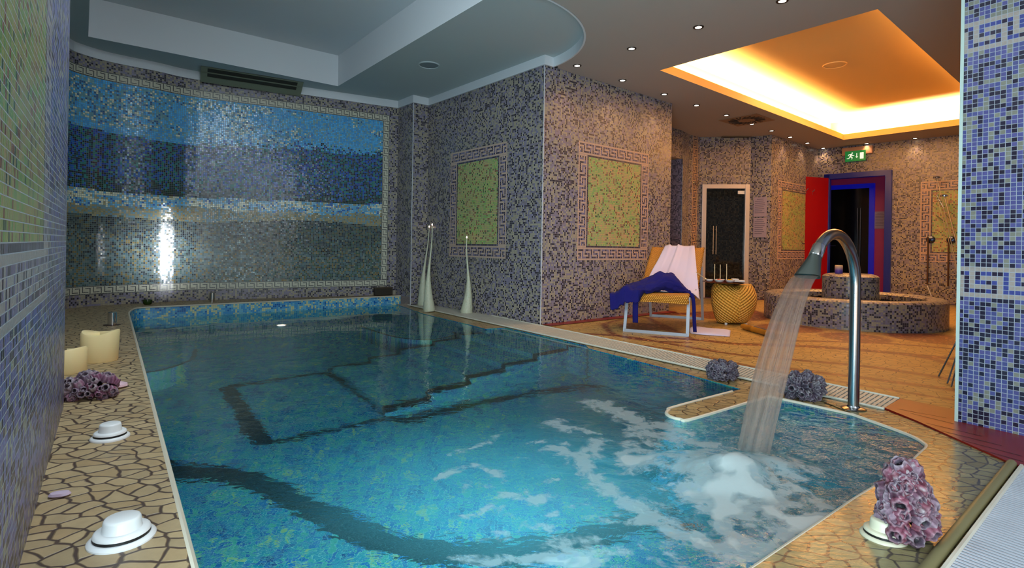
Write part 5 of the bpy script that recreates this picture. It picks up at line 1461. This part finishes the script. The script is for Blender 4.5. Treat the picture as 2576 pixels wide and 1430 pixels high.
# small lobby behind the blue portal
lob = empty('door_3', (*q0, 0), wallframe(G_, H2_)); lob['kind'] = 'structure'
mb = MB(); mb.box((bw_/2-.2, 1.0, fz/2), (bw_+.8, .02, fz+.6)); mb.build('back_panel', plain('dark_wine', (130, 20, 60), .5, emit=(110, 10, 60), es=.22), lob)  # emission brightens the wine wall, no lamp in it
mb = MB(); mb.box((bw_+.12, .55, fz/2), (.02, .94, fz+.6)); mb.build('side_panel', plain('wine_wall', (120, 16, 50), .5, emit=(90, 10, 90), es=.10), lob)  # purple emission stands in for the light on this wall
mb = MB(); mb.box((-.4, .55, fz/2), (.02, .94, fz+.6)); mb.build('side_panel', m_blue, lob)
mb = MB(); mb.box((bw_/2, .55, fz+.12), (bw_+.8, .94, .02)); mb.build('lobby_ceiling', plain('dark_violet', (40, 10, 60), .6), lob)
mb = MB(); f3 = .09; w0 = unit(q0, q1); b0_ = (q0[0]-w0[1]*.96, q0[1]+w0[0]*.96); pq = vwall(2192, b0_, add(b0_, w0)); x1_ = (pq[0]-b0_[0])*w0[0]+(pq[1]-b0_[1])*w0[1]; x0_ = x1_-.85; z3 = fz-.10
for c_, s_ in (((x1_, .96, z3/2), (f3, .06, z3)), ((x0_, .96, z3/2), (f3, .06, z3)), (((x0_+x1_)/2, .96, z3), (x1_-x0_+f3, .06, f3))): mb.box(c_, s_)
mb.build('door_frame', plain('electric_blue', (6, 10, 150), .35, emit=(4, 8, 170), es=.35), lob)  # emission makes the inner frame glow as if lit
mb = MB(); mb.box(((x0_+x1_)/2, .965, z3/2), (x1_-x0_-f3, .03, z3-.05)); lf_ = mb.build('door_leaf', plain('glossy_black', (7, 8, 9), .12), lob)
mb = MB()
for xx in (x1_-.24, x1_-.19): mb.tube([(xx, .93, .05), (xx, .93, 1.75)], .010, 8)
mb.build('vertical_rail', plain('dark_chrome', (110, 112, 116), .25, .9), lob)
mb = MB(); mb.tube([(x1_-.62, .93, .98), (x1_-.62, .90, .98), (x1_-.72, .90, .98)], .012, 8); mb.build('handle', M['steel'], lob)
M['paper'] = plain('paper', (150, 138, 158), .8); M['ink'] = plain('grey_print', (92, 84, 108), .9)
def notice(loc, rz, w, h, n, lab, parent=None):
    t = empty('paper_notice', loc, rz, lab, 'notice')
    mb = MB(); mb.box((0, 0, 0), (w, .004, h)); mb.build('sheet', M['paper'], t)
    mb = MB()
    for k in range(n):
        l = w*(.5 if k == 0 else R.uniform(.55, .8)); mb.box((-(w*.8-l)/2 if k else 0, -.0035, h*.40-k*h*.8/n), (l, .002, h*.018))
    mb.build('printed_lines', M['ink'], t)
wu = unit(q0, q1); nrm_ = (wu[1], -wu[0])
b1_ = (q0[0]-w0[1]*.975, q0[1]+w0[0]*.975); pn = vwall(2213, b1_, add(b1_, w0)); notice((*pn, zat(2213, 554, pn)), wallframe(G_, H2_), .20, .34, 9, 'pale printed sheet on the wine-red wall seen through the blue doorway')
cr_ = wallframe(E_, F_)
for (y_, lab) in ((521, 'upper of two dull printed sheets on the mosaic column beside the glass door'), (573, 'lower of two dull printed sheets on the mosaic column beside the glass door')):
    p = on(E_, F_, 1911, .012); notice((p[0], p[1], zat(1911, y_, p)), cr_, .215, .34, 8, lab)
# coat hooks on the angled wall
hk = None; ah = wallframe(F_, G_)
for i, x_ in enumerate((1965, 1982, 2000, 2017, 2033)):
    p = on(F_, G_, x_, .0); z_ = zat(x_, 472+i*3, p)
    if hk is None:
        hk = empty('coat_hook'); mb = MB(); mb.lathe([(.022, 0), (.022, .006), (.006, .010), (.0001, .011)], 16, M=Matrix.Rotation(math.radians(90), 4, 'X')); mb.build('rose', M['steel'], hk)
        mb = MB(); mb.tube(smoothpath([(0, -.01, 0), (0, -.05, -.01), (0, -.08, .02), (0, -.10, .045)], 4), .007, 8); mb.tube(smoothpath([(0, -.02, 0), (0, -.05, -.045), (0, -.07, -.03)], 4), .006, 8); mb.build('prong', M['steel'], hk); o = hk
    else: o = copy_tree(hk)
    o.location = (p[0], p[1], z_); o.rotation_euler = (0, 0, ah)
    tag(o, ['first steel coat hook, nearest the column edge', 'second steel coat hook from the column edge', 'middle steel coat hook on the angled wall', 'fourth steel coat hook from the column edge', 'last steel coat hook, beside the red door'][i], 'coat hook', 'coat hooks on the angled wall')
p = on(Cc_, D_, 1743, 0); hk1 = copy_tree(hk); hk1.location = (p[0], p[1], zat(1743, 461, p)); hk1.rotation_euler = (0, 0, wallframe(Cc_, D_)); tag(hk1, 'single steel hook on the key-pattern strip left of the glass door', 'coat hook', 'single coat hook')
# exit sign
es_ = on(G_, H2_, 2151, .0); ra = wallframe(G_, H2_); zs_ = zat(2151, 388, es_)
t = empty('exit_sign', (es_[0], es_[1], zs_), ra, 'green emergency exit sign with running man, arrow and door above the blue doorway', 'exit sign')
mb = MB(); mb.box((.02, -.035, .055), (.50, .07, .15), bev=.012); mb.build('lamp_housing', plain('beige_housing', (176, 130, 100), .5), t)
GR = plain('sign_green', (0, 110, 50), .4, emit=(0, 150, 70), es=.35); WH = plain('sign_white', (230, 240, 230), .5, emit=(230, 255, 235), es=.7)
mb = MB(); mb.box((0, -.085, -.045), (.335, .012, .195), bev=.003); mb.build('sign_plate', GR, t)
def flat(mb, pts, y=-.0925, dx=0, dz=0, s=1):
    V, Fc = tess([[(a, b) for a, b in pts]], 0); n0 = [(dx+v[0]*s, y, dz+v[1]*s) for v in V]; mb.raw(n0, [f for f in Fc])
mb = MB(); flat(mb, [(.075, -.105), (.135, -.105), (.135, .01), (.075, .01)])
mb.build('door_symbol', WH, t, smooth=False)
mb = MB(); flat(mb, [(.018, .005), (.030, .005), (.030, -.055), (.046, -.055), (.024, -.088), (.002, -.055), (.018, -.055)]); mb.build('arrow_symbol', WH, t, smooth=False)
mb = MB()
flat(mb, [(-.050+.013*math.cos(a*.5), .012+.013*math.sin(a*.5)) for a in range(12)])
flat(mb, [(-.085, -.002), (-.055, -.002), (-.040, -.030), (-.016, -.034), (-.016, -.044), (-.044, -.042), (-.056, -.030), (-.064, -.052), (-.040, -.072), (-.052, -.108), (-.062, -.104), (-.056, -.078), (-.086, -.062), (-.100, -.092), (-.138, -.092), (-.138, -.080), (-.108, -.080), (-.094, -.050), (-.080, -.014), (-.100, -.018), (-.112, -.040), (-.121, -.036), (-.108, -.008)])
mb.build('running_figure', WH, t, smooth=False)
# dark louvre in the blue niche
p = atd(1698, 10.05); t = empty('niche_shelf', (p[0], p[1], zat(1698, 474, p)), math.radians(35), 'dark slatted shelf glimpsed in the blue niche behind the corner block', 'shelf')
for k in range(4):
    mb = MB(); mb.box((0, 0, -.045+.032*k), (.34, .10, .014), bev=.002); mb.build('slat', M['black'], t)
# showers on the right wall
for k, (x_, y_, lab) in enumerate(((2341, 603, 'round chrome shower valve with riser pipe, left one on the shower wall'), (2393, 604, 'round chrome shower valve with riser pipe, next to the foreground pillar'))):
    p = on(G_, H2_, x_, .0); z_ = zat(x_, y_, p)
    t = empty('shower_valve', (p[0], p[1], z_), ra, lab, 'shower valve')
    mb = MB(); mb.lathe([(.065, 0), (.065, .012), (.058, .018), (.02, .022), (.02, .05), (.0001, .052)], 28, M=Matrix.Rotation(math.radians(90), 4, 'X')); mb.build('rose', plain('dark_chrome_rose', (70, 76, 96), .2, .9), t)
    mb = MB(); mb.tube([(-.03, -.05, .03), (-.03, -.05, -.78)], .012, 10); mb.build('pipe', plain('bronze_pipe', (110, 70, 40), .3, .8), t)
    mb = MB(); mb.tube([(0, -.04, 0), (.02, -.09, .01)], .010, 10); mb.build('lever', M['chrome'], t)
    if k == 0:
        mb = MB(); mb.tube([(-.03, -.05, -.80), (.03, -.06, -.98)], .008, 8); mb.build('hand_spray', M['white_plastic'], t)
for k, (xa, ya, xb, yb, dd, lab) in enumerate(((2360, 446, 2425, 720, .25, 'long slanting chrome shower arm with the higher head'), (2382, 492, 2440, 700, .40, 'slanting chrome shower arm with the lower head'), (2360, 500, 2415, 690, .15, 'thinner slanting chrome rail beside the shower arms'))):
    pa_ = on(G_, H2_, xa, dd); pb2 = on(G_, H2_, xb, dd+.1)
    t = empty('shower_column', (0, 0, 0), 0, lab, 'shower arm')
    za, zb2 = zat(xa, ya, pa_), zat(xb, yb, pb2)
    mb = MB(); mb.tube([(*pa_, za), (*pb2, zb2)], (.006, .010, .005)[k], 10); mb.build('pole', plain('dull_chrome', (190, 180, 160), .3, .5), t)
    mb = MB(); mb.lathe([(.02, .02), (.055, .0), (.055, -.02), (.0001, -.022)] if k < 2 else [(.012, .01), (.02, 0), (.0001, -.01)], 20, (*pa_, za)); mb.build('head', M['chrome'], t)
    hw = on(G_, H2_, xa-6, 0.0); mb = MB(); mb.tube([(*hw, za-.28), (*[pa_[i]+(pb2[i]-pa_[i])*.3 for i in (0, 1)], za+(zb2-za)*.3)], .008, 8); mb.build('bracket', M['steel'], t)
# splayed metal legs showing beside the pillar
t = empty('tripod_stand', (0, 0, 0), 0, 'thin splayed metal stand legs half hidden behind the foreground pillar', 'stand'); ap = atd(2440, 3.75)
for (a, b) in ((2361, 949), (2383, 967), (2393, 975)):
    p = at(a, b); mb = MB(); mb.tube([(*p, .004), (ap[0], ap[1], .42)], .005, 8); mb.build('leg', M['steel'], t)
mb = MB(); mb.lathe([(.03, 0), (.035, .01), (.03, .05), (.0001, .05)], 16, (ap[0], ap[1], .41)); mb.build('hub', M['steel'], t)

# floating tealight
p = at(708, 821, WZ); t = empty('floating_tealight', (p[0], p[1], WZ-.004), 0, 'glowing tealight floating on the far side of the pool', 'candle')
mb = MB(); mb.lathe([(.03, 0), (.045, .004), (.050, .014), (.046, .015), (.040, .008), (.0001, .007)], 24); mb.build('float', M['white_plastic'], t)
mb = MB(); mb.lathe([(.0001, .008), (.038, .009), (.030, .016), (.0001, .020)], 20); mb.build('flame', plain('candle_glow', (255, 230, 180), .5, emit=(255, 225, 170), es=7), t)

# ------------------------------------------------------------------ lights
def area(name, loc, to, size, power, c=(1, 1, 1), size_y=None, spread=None, spec=1.0):
    l = bpy.data.lights.new(name, 'AREA'); l.energy = power; l.color = c; l.size = size
    if size_y: l.shape = 'RECTANGLE'; l.size_y = size_y
    if spread: l.spread = math.radians(spread)
    o = bpy.data.objects.new(name, l); col.objects.link(o); o.location = loc
    o.rotation_euler = (Vector(to)-Vector(loc)).to_track_quat('-Z', 'Y').to_euler(); return o
WARM = (1.0, .70, .33)
for i, pw in enumerate((34, 34, 300, 340)):
    a, b = grow(cov, .20)[i], grow(cov, .20)[(i+1) % 4]; mid = ((a[0]+b[0])/2, (a[1]+b[1])/2)
    l = area('cove_strip_light', (mid[0], mid[1], H+.06), (mid[0], mid[1], 9), .10, pw, WARM, dist(a, b)*.95, spread=135)
    an = math.atan2(b[1]-a[1], b[0]-a[0]); l.rotation_euler = (math.pi, 0, an+math.pi/2)
for a, b in SPOTS[1:]:
    p = at(a, b, H)
    l = bpy.data.lights.new('downlight_beam', 'SPOT'); l.energy = 9; l.color = (1, .60, .32); l.spot_size = math.radians(95); l.spot_blend = .8; l.shadow_soft_size = .03
    o = bpy.data.objects.new('downlight_beam', l); col.objects.link(o); o.location = (p[0], p[1], H-.02)
cc_ = ((cov[0][0]+cov[2][0])/2, (cov[0][1]+cov[2][1])/2)
area('warm_ceiling_light', (cc_[0], cc_[1], H+.3), (cc_[0], cc_[1], 0), 2.2, 58, (1, .60, .28), 2.6)
# added cool fill behind the camera, no lamp known there
area('hall_light', (1.9, -.7, 2.78), (-.3, 3.5, .6), 2.0, 104, (.80, .88, 1.0))
area('ceiling_panel', (1.5, 3.9, 2.84), (1.7, 6.2, .6), .35, 14, (1.0, .80, .72), spread=100)  # added fill to brighten the lounger, no panel here
area('room_warm_light', (5.3, 7.6, 2.84), (5.6, 8.3, .8), 1.2, 42, (1, .52, .22))  # added fill to warm the back of the room
qp = vwall(412, MUR[9], MUR[10]); best = None
for a, b in zip(MUR[1:-1], MUR[2:]):
    qq = vwall(412, a, b)
    if dist(a, qq)+dist(qq, b) < dist(a, b)+1e-4: qp = qq; ua = unit(a, b)
nq = (ua[1], -ua[0]); nq = nq if nq[0]*qp[0]+nq[1]*qp[1] < 0 else (-nq[0], -nq[1])
dq = unit((0, 0), qp); kq = dq[0]*nq[0]+dq[1]*nq[1]; rq = (dq[0]-2*kq*nq[0], dq[1]-2*kq*nq[1])
tq_ = 7.9; lq = add(qp, rq, tq_); print('WINDOW', qp, nq, rq, lq)
area('hall_window', (*lq, .50), (*qp, .75), .22, 3, (.85, .92, 1.0), .40, spread=7)  # unseen lamp placed so its reflection makes the glint on the mural
area('hall_uplight', (-.5, -.9, .5), (-.6, 3.8, 3.4), 1.6, 270, (.66, .90, 1.0))  # added upward fill to brighten the pool ceiling
area('hall_uplight', (1.6, -.9, .5), (1.8, 3.6, 3.0), 1.2, 18, (1.0, .74, .55))  # second added fill, warmer, for the room ceiling
area('recess_light', (-1.6, 2.5, 3.30), (-1.5, 3.6, 0), 1.8, 180, (.80, .95, 1.0))  # unseen soft lamp added to light the pool floor from above
# pool lamps on the hidden pool walls
for (u_, pw) in ((.35, 4), (.9, 10), (1.35, 28), (1.75, 38)):
    a = add(edge2[-2], ub, u_-.15) if u_ > .2 else edge2[-2]; nn_l = (ub[1], -ub[0]) if ub[1]*-1-ub[0]*0 > 0 else (-ub[1], ub[0])
    nn_l = (-ub[1], ub[0]) if (-ub[1]*-.6+ub[0]*.8) > 0 else (ub[1], -ub[0])
    q0_ = add(a, nn_l, .05); area('pool_lamp', (*q0_, -.38), (q0_[0]+nn_l[0]*2.6, q0_[1]+nn_l[1]*2.6, -1.05), .34, pw, (.52, .90, 1.0))
w = bpy.data.worlds.new('World'); sc.world = w; w.use_nodes = True
w.node_tree.nodes['Background'].inputs[0].default_value = (.28, .32, .38, 1)
w.node_tree.nodes['Background'].inputs[1].default_value = .35

# ------------------------------------------------------------------ camera
cam = bpy.data.cameras.new('Camera'); co_ = bpy.data.objects.new('Camera', cam); col.objects.link(co_)
cam.sensor_width = 36; cam.lens = F/2576*36; cam.shift_y = -(715-CY)/2576; cam.clip_start = .02
co_.matrix_world = Matrix.Translation((0, 0, CZ)) @ Matrix.Rotation(math.radians(90), 4, 'X') @ Matrix.Rotation(ROLL, 4, 'Z')
sc.camera = co_
sc.view_settings.view_transform = 'Standard'; sc.view_settings.look = 'None'
sc.view_settings.exposure = -0.08; sc.view_settings.gamma = 1.0
sc.cycles.caustics_refractive = True; sc.cycles.caustics_reflective = False
sc.cycles.use_adaptive_sampling = True; sc.cycles.adaptive_threshold = .03
sc.cycles.max_bounces = 6; sc.cycles.diffuse_bounces = 3; sc.cycles.glossy_bounces = 3; sc.cycles.transmission_bounces = 6; sc.cycles.transparent_max_bounces = 12
sc.cycles.sample_clamp_indirect = 4.0
sc.cycles.use_denoising = True
